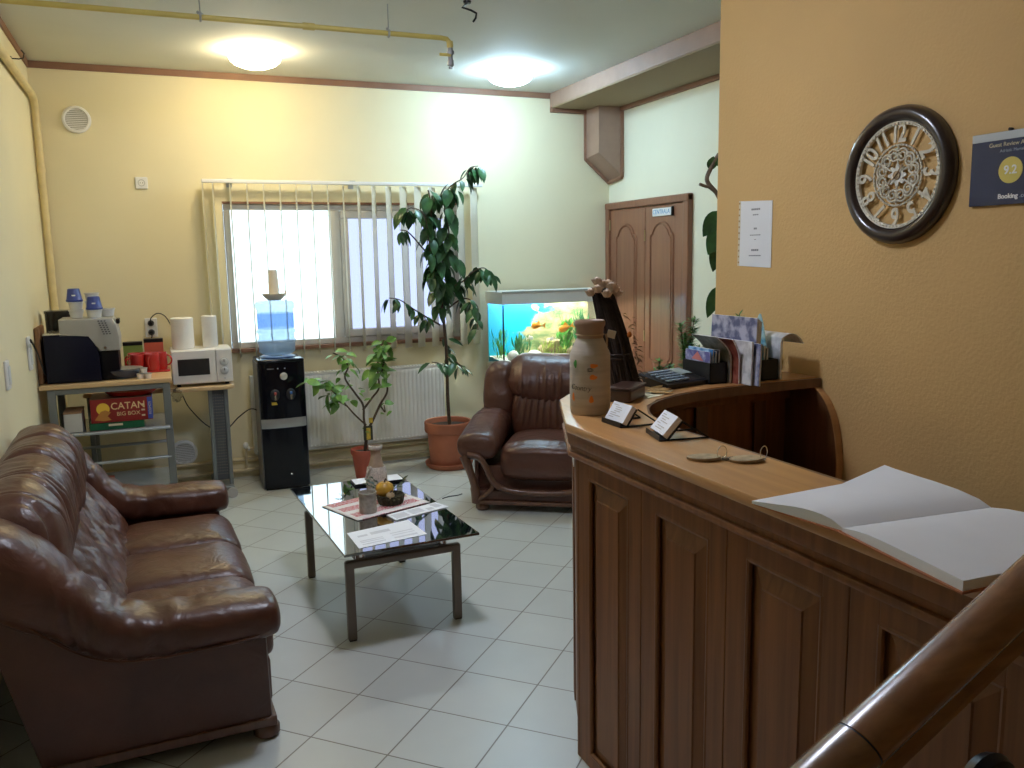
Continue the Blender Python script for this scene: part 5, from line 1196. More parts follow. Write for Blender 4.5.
flatband(inn, ZTOP - .040, ZTOP - .003, -.018).build('edge_band', WC_D, top, angle=40)
# mouldings under the top
for nm, d, z0, z1 in (('cornice', .010, 1.060, 1.101), ('cornice', .018, 1.040, 1.061), ('cornice', .008, 1.022, 1.041)):
    m = MB(); o = outer(d); ii = list(reversed(outer(.10))); m.prism(o + ii, z0, z1, 'XY', bev=.0045); m.build(nm, WC_V, t, angle=30)
# carcass board all along
m = MB(); m.prism(outer(.046) + list(reversed(outer(.07))), .0, 1.06, 'XY'); cb = m.build('carcass_board', WC_V, t, angle=30)
# front frames, one per unit
XF = 1.185
seams = [2.318, 1.939, 1.559, 1.179, YN]
for k in range(4):
    ya, yb = seams[k + 1], seams[k]
    oa, ob = (ya + .072, yb - .076) if k else (ya + .071, 2.246)
    if yb - ya < .2: oa, ob = None, None
    m = MB(); b = .0025
    if oa is None: m.box(XF, XF + .017, ya, yb - .001, .0, 1.03, bev=b)
    else:
        m.box(XF, XF + .017, ya + .001, oa, 0, 1.03, bev=b); m.box(XF, XF + .017, ob, yb - .001, 0, 1.03, bev=b); m.box(XF, XF + .017, oa - .002, ob + .002, .966, 1.03, bev=b); m.box(XF, XF + .017, oa - .002, ob + .002, 0, .05, bev=b)
    fr = m.build('panel_frame', WC_V, t, smooth=False)
    if oa is None: continue
    # inner ovolo lip
    m = MB(); loop = [V(XF + .006, oa, .05), V(XF + .006, ob, .05), V(XF + .006, ob, .966), V(XF + .006, oa, .966)]
    for a, b_ in zip(loop, loop[1:] + loop[:1]): m.cyl(a, b_, .008, 8)
    m.build('panel_lip', WC_V, fr)
    m = MB(); e, f = .010, .052; z0, z1 = .05, .966
    lo = m.ring([(XF + .016, oa + e, z0 + e), (XF + .016, ob - e, z0 + e), (XF + .016, ob - e, z1 - e), (XF + .016, oa + e, z1 - e)])
    hi = m.ring([(XF + .002, oa + f, z0 + f), (XF + .002, ob - f, z0 + f), (XF + .002, ob - f, z1 - f), (XF + .002, oa + f, z1 - f)])
    h2 = m.ring([(XF - .002, oa + f + .002, z0 + f + .002), (XF - .002, ob - f - .002, z0 + f + .002), (XF - .002, ob - f - .002, z1 - f - .002), (XF - .002, oa + f + .002, z1 - f - .002)])
    m.skin([lo, hi, h2]); m.build('raised_panel', WC_V, fr, smooth=False)
# far end: corner post strip and a narrow panel
a, b_ = V(1.185, 2.318, 0), V(1.372, 2.735, 0); d = (b_ - a).normalized(); n = V(-d.y, d.x, 0)
m = MB(); m.box(XF - .001, XF + .02, 2.316, 2.334, 0, 1.03, bev=.003); m.build('corner_post', WC_V, t, smooth=False)
m = MB()
for u0, u1 in ((.02, .09), (.36, .44)):
    p0, p1 = a + d * u0, a + d * u1; m.prism([(p0.x, p0.y), (p1.x, p1.y), ((p1 - n * .02).x, (p1 - n * .02).y), ((p0 - n * .02).x, (p0 - n * .02).y)], .0, 1.03, 'XY')
m.build('end_stile', WC_V, t, smooth=False)
# the side that faces the desk
m = MB(); 
for x0, x1 in ((1.72, 1.78), (2.02, 2.08), (2.32, 2.38)):
    m = MB(); m.box(x0, x1, 2.878, 2.894, .73, 1.06, bev=.003); m.build('inner_stile', WC_D, t, smooth=False)
# curved cheek against the ochre wall
ck = [(2.95, 1.10), (2.745, 1.10)] + [tuple(p)[:2] for p in catmull([V(2.735, 1.098, 0), V(2.665, 1.045, 0), (V(2.615, .962, 0)), V(2.588, .85, 0), V(2.582, .73, 0), V(2.60, .55, 0), V(2.64, .35, 0), V(2.69, .15, 0), V(2.71, 0, 0)], 30)] + [(2.95, 0)]
m = MB(); m.prism(ck, 2.498, 2.524, 'YZ', bev=.003); chk = m.build('curved_cheek', WC_D, t, angle=30)
m = MB(); rs = []
for y, z in ck[2:-1]: rs.append(m.ring([(2.494, y - .004, z), (2.526, y - .004, z), (2.526, y + .002, z), (2.494, y + .002, z)]))
m.skin(rs); m.build('edge_strip', WC_L, chk, angle=40)
# desk board behind the counter
m = MB(); m.prism([(1.42, .80), (1.42, 2.25), (1.62, 2.62), (1.9, 2.80), (2.49, 2.80), (2.49, 2.35), (2.0, 2.2), (1.9, 1.9), (1.9, .80)], .70, .728, 'XY', bev=.004); m.build('desk_board', WC_T, t, angle=30)
m = MB(); m.box(1.42, 1.45, .80, 2.2, 0, .70); m.box(1.87, 1.90, .80, .83, 0, .70); m.build('desk_support', WC_D, t, smooth=False)
pn = thing('paper_slip', 'small white paper slip on the far end of the counter near the leather armchair', 'paper', tuple(a + d * .24 + V(0, 0, .93)))
p0, p1 = a + d * .20 + n * .003, a + d * .30 + n * .003
m = MB(); m.prism([(p0.x, p0.y), (p1.x, p1.y), ((p1 + n * .002).x, (p1 + n * .002).y), ((p0 + n * .002).x, (p0 + n * .002).y)], .94, 1.01, 'XY'); m.build('sheet', PAPER, pn, smooth=False)

# ------------------------------------------------------------------ milk can vase with painted flowers
vx, vy, z = 1.305, 2.462, ZTOP + .0005
t = thing('milk_can_vase', 'whitewashed milk can vase with orange flowers at the counter corner', 'vase', (vx, vy, z))
WW = mat('whitewash', (.45, .385, .315), .55, var=.16, vscale=5, stretch=(1, 1, 9), bump=.25, bscale=40)
TAN = mat('tan_ceramic', (.30, .185, .12), .45, var=.12, bump=.15)
prof = [(0, 0), (.062, 0), (.066, .006), (.0675, .06), (.067, .165), (.0665, .197), (.063, .206), (.050, .236), (.0435, .250), (.042, .252)]
m = MB(); m.lathe([(r, h) for r, h in prof], (vx, vy, z), 44, caps=False); m.build('body', WW, t, angle=50)
m = MB(); m.lathe([(.043, .250), (.0435, .254), (.046, .285), (.0505, .292), (.051, .303), (.047, .309), (.04, .304), (.038, .26), (0, .255)], (vx, vy, z), 36, caps=False); m.build('neck', TAN, t, angle=50)
rt_ = V(.92, -.39, 0).normalized()  # sideways
dirn = V(-vx, -vy, 0).normalized()
a0 = math.atan2(dirn.y, dirn.x)
def onvase(u, h, r=.0678, up=0): a = a0 + u / .0672; return V(vx + (r + up) * math.cos(a), vy + (r + up) * math.sin(a), z + h)
OF = mat('orange_petal_paint', (.80, .22, .02), .5); GF = mat('green_leaf_paint', (.06, .30, .05), .5); INK = mat('black_ink', (.02, .02, .02), .5)
def blot(u, h, w, hh, mt, nm, seed):
    random.seed(seed); pts = []
    m = MB(); c = m.bm.verts.new(onvase(u, h, up=.0012)); ring = []
    for k in range(18):
        a = 2 * PI * k / 18; r = 1 + .12 * math.sin(3 * a + seed) + random.uniform(-.08, .08)
        ring.append(m.bm.verts.new(onvase(u + w * r * math.cos(a), h + hh * r * math.sin(a), up=.0006)))
    for k in range(18): m.bm.faces.new((c, ring[k], ring[(k + 1) % 18]))
    return m.build(nm, mt, t, smooth=False)
blot(.012, .165, .013, .007, OF, 'painted_petal', 1); blot(.010, .128, .012, .008, OF, 'painted_petal', 2); blot(.004, .055, .007, .012, OF, 'painted_petal', 3); blot(-.062, .06, .006, .014, OF, 'painted_petal', 4); blot(-.052, .17, .007, .013, GF, 'painted_leaf', 5)
m = MB(); m.text('Country', .026, None, .001, fn=lambda q: onvase(-.036 + q.x * .85, .092 + q.y + .10 * q.x * 0 + q.x * -.06, up=q.z), shear=.35, off=-.0004)
for r in (.006, .009): m.tube([onvase(.0 + r * 1.1 * math.cos(k / 12 * 2 * PI) * (1 + .2 * math.sin(3 * k)), .152 + r * .6 * math.sin(k / 12 * 2 * PI), up=.0008) for k in range(12)], .0007, 5, loop=True)
m.build('brush_lettering', INK, t, smooth=False)
m = MB(); m.tube([V(vx, vy, z + .262) + V(math.cos(k / 20 * 2 * PI), math.sin(k / 20 * 2 * PI), 0) * .0465 for k in range(20)], .002, 5, loop=True)
q = V(vx, vy, z) + rt_ * .053; m.tube([q + V(0, 0, .262), q + V(.004, 0, .245), q + rt_ * .002 + V(0, 0, .22)], .0035, 6); m.build('twine', mat('jute', (.45, .33, .2), .9), t)
m = MB(); m.box(-.014, .014, -.0012, .0012, -.014, .012, bev=.001, M=Matrix.Translation(q + rt_ * .018 + V(0, 0, .262)) @ Matrix.Rotation(R(-25), 4, 'Z') @ Matrix.Rotation(R(15), 4, 'Y')); m.build('hang_tag', mat('cream_card', (.62, .56, .45), .7), t, smooth=False)

# ------------------------------------------------------------------ card holders
def cardholder(bl, br, tl, tr, lab, labc):
    bl, br, tl, tr = map(lambda p: V(*p), (bl, br, tl, tr)); base = (bl + br) / 2
    t = thing('card_holder', lab, 'card holder', (base.x, base.y, ZTOP)); w = (br - bl); up = ((tl + tr) - (bl + br)) / 2; nrm = up.cross(w).normalized()
    if nrm.x > 0: nrm = -nrm
    def slab(p, w, u, th, nm, mt, par): 
        m = MB(); a = m.ring([p, p + w, p + w + u, p + u]); b = m.ring([p + nrm * th, p + w + nrm * th, p + w + u + nrm * th, p + u + nrm * th]); m.skin([a, b]); return m.build(nm, mt, par, smooth=False)
    slab(bl - w * .03 - nrm * .004, w * 1.06, up * .98, .003, 'back_plate', BLACKP, t)
    hz = V(nrm.x, nrm.y, 0).normalized()
    m = MB(); p = bl - w * .03; q = br + w * .03; g0 = V(0, 0, ZTOP - p.z)
    a = m.ring([p + hz * .022 + V(0, 0, .000), p, p + V(0, 0, -.003), p + hz * .022 + V(0, 0, -.003)]); b = m.ring([q + hz * .022, q, q + V(0, 0, -.003), q + hz * .022 + V(0, 0, -.003)]); m.skin([a, b]); 
    a = m.ring([p + hz * .024 + V(0, 0, .012), p + hz * .022 + V(0, 0, .012), p + hz * .022 + V(0, 0, -.003), p + hz * .024 + V(0, 0, -.003)]); b = m.ring([q + hz * .024 + V(0, 0, .012), q + hz * .022 + V(0, 0, .012), q + hz * .022 + V(0, 0, -.003), q + hz * .024 + V(0, 0, -.003)]); m.skin([a, b]); m.build('front_lip', BLACKP, t, smooth=False)
    for s in (0, 1):
        m = MB(); f = tl + (tr - tl) * s - nrm * .006; e = V(f.x, f.y, 0) - hz * .075; e.z = ZTOP + .003; m.tube([f, e], .0028, 6); k = bl + w * s; m.tube([e, V(k.x, k.y, ZTOP + .003)], .0028, 6); m.build('easel_leg', BLACKP, t)
    c = thing('card_stack', labc, 'cards', tuple(base))
    sl = slab(bl + nrm * .0005 + V(0, 0, .0008), w, up, .016, 'cards', PAPER, c)
    m = MB()
    random.seed(int(bl.y * 1000))
    for i in range(7):
        u0 = random.uniform(.1, .3); u1 = u0 + random.uniform(.2, .55); v0 = .16 + .11 * i; p = bl + nrm * .0169 + V(0, 0, .0008)
        r = [p + w * u0 + up * v0, p + w * u1 + up * v0, p + w * u1 + up * (v0 + .035), p + w * u0 + up * (v0 + .035)]; a = m.ring(r); b = m.ring([q + nrm * .0003 for q in r]); m.skin([a, b])
    m.build('print', mat('card_print', (.48, .44, .40), .6), c, smooth=False)
cardholder((1.285, 2.300, 1.1345), (1.285, 2.190, 1.1345), (1.318, 2.297, 1.186), (1.318, 2.187, 1.186), 'small black easel card holder next to the milk can vase', 'stack of cards in the holder next to the milk can vase')
cardholder((1.318, 2.088, 1.1345), (1.290, 1.976, 1.1345), (1.366, 2.085, 1.184), (1.338, 1.973, 1.184), 'small black easel card holder nearer the keys', 'stack of cards in the holder nearer the keys')

# ------------------------------------------------------------------ keys
def keyset(cx, cy, ang, rx, ry, kang, lab):
    z = ZTOP + .0008; t = thing('room_key', lab, 'key', (cx, cy, z))
    M = Matrix.Translation((cx, cy, z)) @ Matrix.Rotation(ang, 4, 'Z')
    tilt = Matrix.Rotation(R(-3), 4, 'Y')
    pts = [(.040 * math.cos(a) * (1.15 if math.cos(a) < 0 else 1), .032 * math.sin(a)) for a in [2 * PI * k / 28 for k in range(28)]]
    m = MB(); m.prism(pts, 0, .005, 'XY', M=M @ Matrix.Translation((0, 0, .002)) @ tilt); fob = m.build('wooden_fob', mat('fob_wood', (.30, .20, .10), .45, var=.2, vscale=60), t, angle=30)
    m = MB(); m.prism([(p[0] * .98, p[1] * .96) for p in pts], .005, .0056, 'XY', M=M @ Matrix.Translation((0, 0, .002)) @ tilt); m.build('printed_face', mat('fob_face', (.36, .27, .15), .4, var=.35, vscale=45), fob, angle=30)
    m = MB(); c = M @ V(.042, 0, .0); u = (M.to_3x3() @ V(rx, ry, 0)).normalized()
    m.tube([c + u * .016 * math.cos(a) + V(0, 0, .019 + .017 * math.sin(a)) for a in [2 * PI * k / 24 for k in range(24)]], .0013, 6, loop=True); m.build('split_ring', CHROME, t)
    for j, (ka, l) in enumerate(((kang, .045), (kang + .5, .040))):
        m = MB(); K = Matrix.Translation(c + V(0, 0, .001 + .003 * j)) @ Matrix.Rotation(ang + ka, 4, 'Z')
        hp = [(.010 + .010 * math.cos(a), .010 * math.sin(a)) for a in [2 * PI * k / 14 for k in range(14)]]
        m.prism(hp, 0, .002, 'XY', M=K)
        m.prism([(.018, -.0035), (l, -.0035), (l + .004, 0), (l, .0035), (l - .004, .002), (l - .008, .0035), (l - .012, .0018), (l - .016, .0035), (.018, .0035)], 0, .002, 'XY', M=K); m.build('key', mat('nickel', (.45, .45, .47), .25, 1), t, angle=30)
keyset(1.258, 1.752, R(-38), .7, .7, R(0), 'room key with a round oval wooden fob nearer the card holders')
keyset(1.342, 1.690, R(-18), .8, .6, R(200), 'room key with a longer wooden fob nearer the open book')

# ------------------------------------------------------------------ open ledger
t = thing('open_book', 'large open blank ledger lying across the counter', 'book', (1.30, 1.14, ZTOP))
A, Bn, Cn, Dn = V(1.108, 1.378, 0), V(1.145, 1.165, 0), V(1.098, .868, 0), V(1.17, .862, 0)
E_, S_, R_ = V(1.500, 1.405, 0), V(1.500, 1.135, 0), V(1.480, .850, 0)
zb = ZTOP + .0008
m = MB(); m.prism([(A.x + .004, A.y - .002), (Bn.x - .008, Bn.y), (Cn.x - .006, Cn.y - .004), (R_.x + .004, R_.y - .004), (S_.x + .004, S_.y), (E_.x + .002, E_.y + .002)][::-1], zb, zb + .003, 'XY'); m.build('cover', mat('rust_cover', (.40, .13, .05), .6), t, smooth=False)
def page(n0, f0, n1, f1, hs, nm, lift=0):
    m = MB(); rs = []
    for k, (h, e) in enumerate(hs):
        u = k / (len(hs) - 1); n_, f_ = n0.lerp(n1, u), f0.lerp(f1, u); mid = n_.lerp(f_, .5)
        top = [n_ + V(0, 0, zb + .003 + h), n_.lerp(f_, .33) + V(0, 0, zb + .003 + h), n_.lerp(f_, .66) + V(0, 0, zb + .003 + h * 1.05), f_ + V(0, 0, zb + .003 + h + e)]
        rs.append(m.ring(top + [f_ + V(0, 0, zb + .003), n_ + V(0, 0, zb + .003)]))
    m.skin(rs); return m.build(nm, PAPER, t, angle=35)
lh = [(.006, 0), (.016, 0), (.020, .0), (.0215, .002), (.021, .004), (.0195, .007), (.017, .010), (.014, .014), (.011, .018), (.008, .022), (.006, .026)]
page(Bn, S_, A, E_, lh, 'left_pages')
rh = [(.006, 0), (.013, 0), (.017, 0), (.018, 0), (.018, 0), (.018, 0), (.018, 0), (.0175, 0), (.017, 0)]
page(Bn + V(-.002, -.002, 0), S_ + V(0, -.002, 0), Cn, R_, rh, 'right_pages')

# ------------------------------------------------------------------ on the ledge
zl = ZTOP + .0008
# small block and twig broom
t = thing('display_block', 'dark brown low box in front of the twig broom, behind the milk can vase', 'box', (1.55, 2.635, zl))
m = MB(); m.box(-.085, .080, -.045, .045, 0, .046, bev=.008, M=Matrix.Translation((1.548, 2.638, zl)) @ Matrix.Rotation(R(40), 4, 'Z')); bx = m.build('box', mat('dark_walnut_box', (.040, .017, .012), .4, coat=.2), t, smooth=False)
m = MB(); m.box(-.088, .083, -.048, .048, .046, .052, bev=.003, M=Matrix.Translation((1.548, 2.638, zl)) @ Matrix.Rotation(R(40), 4, 'Z')); m.build('box_lid', MATS['dark_walnut_box'], t, smooth=False)
t = thing('twig_broom', 'bundle of dark twigs with dried roses, behind the milk can vase', 'twig bundle', (1.61, 2.78, zl))
TW = mat('dark_twig', (.030, .020, .018), .85, var=.4, vscale=40); random.seed(4); zc0 = zl + .001
for k in range(90):
    a = random.uniform(0, 2 * PI); r = random.uniform(0, 1) ** .5
    b0 = V(1.632 + .060 * r * math.cos(a), 2.785 + .045 * r * math.sin(a), zc0 + random.uniform(.002, .02))
    t1 = V(1.545 + .042 * r * math.cos(a), 2.82 + .03 * r * math.sin(a), zc0 + .37 + random.uniform(-.03, .03)); mid = b0.lerp(t1, .55) + V(random.uniform(-.012, .012), random.uniform(-.01, .01), 0)
    if k % 10 == 0: m = MB()
    m.tube([b0, mid, t1], [.0055, .0042, .0025], 5)
    if k % 10 == 9: m.build('twig_bunch', TW, t)
m = MB(); 
for h in (.13, .145): m.tube([b0.lerp(t1, 0) * 0 + V(1.597 + .055 * math.cos(a), 2.80 + .042 * math.sin(a), zc0 + h) for a in [2 * PI * k / 16 for k in range(16)]], .004, 6, loop=True)
m.build('binding', TW, t)
ROSE = mat('dry_rose', (.56, .43, .33), .9, var=.25, vscale=40)
for k, (dx, dy, dz) in enumerate(((0, 0, .03), (-.035, -.015, .012), (.032, -.02, .010), (-.012, -.045, -.005), (.03, .02, .03), (-.045, .02, -.002), (.012, -.04, .022), (-.02, .015, .04), (.05, -.01, -.005))):
    c = V(1.552 + dx, 2.815 + dy, zc0 + .372 + dz); m = MB()
    m.ball(c + V(0, 0, .012), (.012, .012, .013), 10, 7)
    for L_, (rr, n_) in enumerate(((.010, 5), (.017, 7), (.024, 9))):
        for q in range(n_):
            a = 2 * PI * q / n_ + L_ * .7 + k; d_ = V(math.cos(a), math.sin(a), 0)
            m.leaf(c + d_ * rr * .45 - V(0, 0, .006), d_ * (.25 + .22 * L_) + V(0, 0, 1), -d_, .028 - .001 * L_, .024, curl=.15 * L_ - .35, fold=.35, rows=5)
    m.build('dried_rose', ROSE, t)
m = MB(); random.seed(9)
for k in range(36):
    u = random.random(); p = V(1.675, 2.765, zc0 + .05).lerp(V(1.62, 2.79, zc0 + .30), u) + V(random.uniform(-.02, .012), random.uniform(-.05, -.02), 0)
    m.leaf(p, (random.uniform(0, 1), random.uniform(-1, .2), random.uniform(-.4, .6)), (0, -.5, 1), random.uniform(.015, .03), .008, curl=.5)
m.build('dried_leaves', mat('dry_leaf', (.22, .13, .075), .9, var=.5), t)
m = MB(); m.ball((1.628, 2.755, zc0 + .22), (.010, .008, .012), 8, 6); m.build('orange_berry', mat('berry_orange', (.55, .18, .03), .5), t)
# corn husk and cream card lying by it
m = MB()
for k in range(6): m.leaf((1.665 + .008 * k, 2.70 + .004 * k, zl + .012 + .004 * (k % 3)), (.8, .18 * (k - 3), .02 * (k % 2)), (0, 0, 1), .105 - .006 * k, .032, curl=.06, fold=-.25)
tag(m.build('corn_husk', mat('husk', (.52, .34, .14), .8, var=.3, vscale=60), solid=.0015), 'dried corn husk on the ledge between the twig broom and the desk calculator', 'husk')
m = MB(); m.prism([(1.615, 2.600), (1.70, 2.640), (1.80, 2.715), (1.765, 2.78), (1.655, 2.70)], zl, zl + .0015, 'XY'); tag(m.build('cream_card', mat('cream_paper', (.66, .62, .42), .6), smooth=False), 'pale cream card on the ledge under the corn husk', 'card')
# desk calculator
M = Matrix.Translation((1.885, 2.845, zl)) @ Matrix.Rotation(R(14), 4, 'Z')
t = thing('desk_calculator', 'black desk calculator lying on the ledge beside the brochures', 'calculator', (1.885, 2.845, zl))
m = MB(); lo = m.ring([M @ V(*p) for p in ((-.115, -.080, 0), (.105, -.080, 0), (.105, .075, 0), (-.115, .075, 0))]); h1 = m.ring([M @ V(*p) for p in ((-.120, -.085, .018), (.112, -.085, .018), (.112, .080, .046), (-.120, .080, .046))]); h2 = m.ring([M @ V(*p) for p in ((-.110, -.077, .024), (.103, -.077, .024), (.103, .072, .052), (-.110, .072, .052))])
m.skin([lo, h1, h2]); m.build('base', BLACKP, t, smooth=False)
m = MB(); KP = mat('key_grey', (.16, .21, .27), .35)
for i in range(6):
    for j in range(5):
        x, y = -.096 + .021 * i, -.062 + .026 * j; zz = .0245 + .188 * (y + .077); m.box(x - .0085, x + .0085, y - .010, y + .010, zz, zz + .007, bev=.002, M=M)
m.build('keypad', KP, t, smooth=False)
m = MB(); rs = [m.ring([M @ V(x, y, .0245 + .188 * (y + .077) + dz) for x, y in ((.035, -.01), (.097, -.01), (.097, .06), (.035, .06))]) for dz in (-.002, .004)]; m.skin(rs); m.build('display', mat('lcd', (.34, .40, .37), .2), t, smooth=False)
# brochure racks
def rack(x, y0, y1, nm_lab):
    t = thing('brochure_rack', nm_lab, 'brochure rack', (x, (y0 + y1) / 2, zl))
    m = MB(); m.box(x - .035, x + .045, y0, y1, zl, zl + .005); m.box(x - .035, x - .032, y0, y1, zl, zl + .085); m.box(x + .042, x + .045, y0, y1, zl, zl + .085)
    m.box(x - .035, x + .045, y0, y0 + .003, zl, zl + .085); m.box(x - .035, x + .045, y1 - .003, y1, zl, zl + .085)
    m.build('rack_body', BLACKP, t, smooth=False); return t
rack(2.045, 2.775, 2.965, 'black rack holding small blue leaflets, next to the desk calculator')
rack(2.285, 2.755, 2.945, 'black rack holding leaflets, nearest the ochre wall')
BRO = {}
def cover(nm, c1, c2, seed):
    """printed cover: colour patches from a noise"""
    m_, nt, b = newmat(nm); L = nt.links.new; tc = nd(nt, 'ShaderNodeTexCoord'); n = nd(nt, 'ShaderNodeTexNoise'); n.inputs['Scale'].default_value = 22; n.inputs['Detail'].default_value = 3
    mp = nd(nt, 'ShaderNodeMapping'); mp.inputs['Location'].default_value = (seed, seed, seed); L(tc.outputs['Object'], mp.inputs[0]); L(mp.outputs[0], n.inputs['Vector'])
    r = nd(nt, 'ShaderNodeValToRGB'); r.color_ramp.elements[0].position = .42; r.color_ramp.elements[1].position = .6; r.color_ramp.elements[0].color = c1 + (1,); r.color_ramp.elements[1].color = c2 + (1,)
    L(n.outputs['Fac'], r.inputs[0]); L(r.outputs[0], b.inputs['Base Color']); b.inputs['Roughness'].default_value = .3; return m_
def brochure(x, y0, y1, z0, z1, th, mt, lab, lean=0, bend=None, twist=0):
    """upright booklet facing -x; bend(s) gives extra (dx, dy) along its height"""
    t = thing('brochure', lab, 'brochure', (x, (y0 + y1) / 2, z0)); n = 12
    def pt(x_, y, s):
        dx, dz = bend(s) if bend else (lean * s, (z1 - z0) * s)
        return V(x_ + dx + twist * (y - y0), y, z0 + dz)
    for nm, xa, xb, m_, e in (('pages', x + .0008, x + th - .0008, PAPER, .001), ('cover', x, x + .0008, mt, 0), ('cover', x + th - .0008, x + th, mt, 0)):
        m = MB(); rs = []
        for i in range(n + 1):
            s = i / n; rs.append(m.ring([pt(xa, y0 + e, s), pt(xb, y0 + e, s), pt(xb, y1, s), pt(xa, y1, s)]))
        m.skin(rs); m.build(nm, m_, t, angle=30)
CV1 = cover('cover_violet', (.10, .10, .30), (.40, .45, .62), 1); CV2 = cover('cover_blue', (.05, .20, .45), (.35, .60, .80), 4); CV3 = cover('cover_grey_blue', (.10, .11, .20), (.42, .42, .52), 7)
CV4 = cover('cover_red_brown', (.16, .03, .02), (.30, .10, .07), 9); CV5 = cover('cover_dark', (.02, .02, .03), (.10, .09, .12), 12); CV6 = cover('cover_turquoise', (.08, .32, .48), (.45, .65, .62), 15); CV7 = cover('cover_white', (.50, .50, .50), (.72, .72, .72), 18); CV8 = cover('cover_olive', (.10, .11, .09), (.25, .25, .22), 20)
zr = zl + .0055
brochure(2.016, 2.785, 2.955, zr, zr + .122, .006, CV1, 'violet leaflet with a pink triangle at the front of the leaflet rack'); 
m = MB(); m.prism([(2.83, zr + .082), (2.87, zr + .118), (2.91, zr + .086)], 2.0145, 2.016, 'YZ'); m.build('pink_print', mat('pink_print', (.62, .20, .18), .5), bpy.data.objects['brochure'], smooth=False)
brochure(2.026, 2.785, 2.955, zr, zr + .132, .006, CV2, 'sky blue leaflet second in the leaflet rack', .004); brochure(2.038, 2.785, 2.955, zr, zr + .124, .007, CV2, 'pale blue leaflet third in the leaflet rack', .004); brochure(2.052, 2.785, 2.955, zr, zr + .128, .007, CV5, 'dark blue leaflet at the back of the leaflet rack', .006)
def curlback(h, r): return lambda s: (-.03 * max(0, s - .55) ** 1.4 * r, h * s)
brochure(2.098, 2.765, 2.93, zl, zl + .185, .010, CV8, 'olive grey magazine curling forward over the leaflet rack', bend=lambda s: (-.075 * max(0, s - .5) ** 2 * 4, .19 * s)); brochure(2.112, 2.73, 2.93, zl, zl + .18, .009, CV4, 'red brown magazine behind the curling grey one', bend=lambda s: (-.035 * max(0, s - .5) ** 2 * 4, .18 * s))
brochure(2.126, 2.67, 2.93, zl, zl + .172, .008, CV7, 'white backed magazine jutting out over the ledge edge', .004, twist=.02); brochure(2.142, 2.64, 2.93, zl, zl + .165, .008, CV3, 'grey blue magazine jutting furthest over the ledge edge', .006, twist=.02)
brochure(2.158, 2.69, 2.985, zl, zl + .262, .007, CV3, 'tall snowy picture magazine standing highest among the brochures', .010); brochure(2.170, 2.70, 2.98, zl, zl + .254, .010, CV7, 'tall white magazine behind the snowy picture magazine', .012); brochure(2.184, 2.71, 2.98, zl, zl + .246, .010, CV5, 'tall dark magazine last of the upright tall ones', .014)
brochure(2.262, 2.765, 2.935, zr, zr + .135, .008, CV6, 'turquoise leaflet in front of the rack nearest the wall', .004); brochure(2.276, 2.765, 2.935, zr, zr + .125, .010, CV5, 'dark leaflet in the middle of the rack nearest the wall', .004)
m = MB(); t = thing('map_leaflet', 'pointed turquoise map leaflet sticking up in the rack nearest the wall', 'leaflet', (2.30, 2.85, zr))
rs = []
for i in range(9):
    s = i / 8; w_ = .075 * (1 - s) ** .7 + .004; rs.append(m.ring([(2.298 + .01 * s, 2.85 - w_, zr + .26 * s), (2.301 + .01 * s, 2.85 - w_, zr + .26 * s), (2.301 + .01 * s, 2.85 + w_, zr + .26 * s), (2.298 + .01 * s, 2.85 + w_, zr + .26 * s)]))
m.skin(rs); m.build('sheet', CV6, t, angle=30)
def flop(s):
    if s < .55: return (0, .30 * s)
    u = (s - .55) / .45; return (.112 * u ** 1.05, .165 + .042 * math.sin(u * PI * .62) * (1 if u < .8 else 1) - .062 * u ** 2.2)
brochure(2.337, 2.75, 2.93, zl, zl + .2, .010, CV7, 'white magazine flopping over sideways at the wall end of the ledge', bend=flop)

# ------------------------------------------------------------------ planter behind the ledge
t = thing('planter_box', 'long dark planter behind the ledge, hidden by the brochures', 'planter', (2.2, 3.10, 0))
m = MB(); m.box(1.80, 2.50, 3.005, 3.19, 1.0, 1.006); 
for bx in ((1.80, 2.50, 3.005, 3.011), (1.80, 2.50, 3.184, 3.19), (1.80, 1.806, 3.011, 3.184), (2.494, 2.50, 3.011, 3.184)): m.box(bx[0], bx[1], bx[2], bx[3], 1.0, 1.10)
m.build('trough', mat('dark_trough', (.06, .045, .03), .6), t, smooth=False)
m = MB(); m.box(1.807, 2.493, 3.012, 3.183, 1.0065, 1.085); m.build('soil', SOIL, t, smooth=False)
for x in (1.84, 2.44):
    for y in (3.03, 3.165): m = MB(); m.box(x, x + .03, y - .015, y + .015, 0, 1.0); m.build('leg', mat('dark_trough', (.06, .045, .03)), t, smooth=False)
def sprig(x, y, tops, lab, n=60, L_=.035, w=.007, seed=0):
    random.seed(seed); t = thing('rosemary_plant', lab, 'plant', (x, y, 1.086)); m = MB(); f = MB()
    for dx, dy, h in tops:
        c = catmull([V(x, y, 1.08), V(x + dx * .35, y + dy * .35, 1.08 + h * .5), V(x + dx, y + dy, 1.08 + h)], 24); m.tube(c, .0022, 5)
        for k in range(n):
            u = random.uniform(.12, 1); p = c[min(23, int(u * 23))]; a = random.uniform(0, 2 * PI); f.leaf(p, (math.cos(a), math.sin(a), random.uniform(.1, .9)), (0, 0, 1), L_ * random.uniform(.6, 1.15), w, curl=.15, rows=3)
    m.build('stem', STEM, t); f.build('foliage', mat('needle_green', (.05, .17, .035), .5, var=.4, vscale=30, col2=(.10, .26, .06)), t, angle=180)
sprig(2.10, 3.07, [(.03, -.01, .29), (-.01, 0, .22), (.055, .02, .25), (.02, .03, .19), (-.03, .01, .27), (.07, 0, .16)], 'bushy rosemary plant behind the calculator, in front of the brown door', 150, .042, .009, 1)
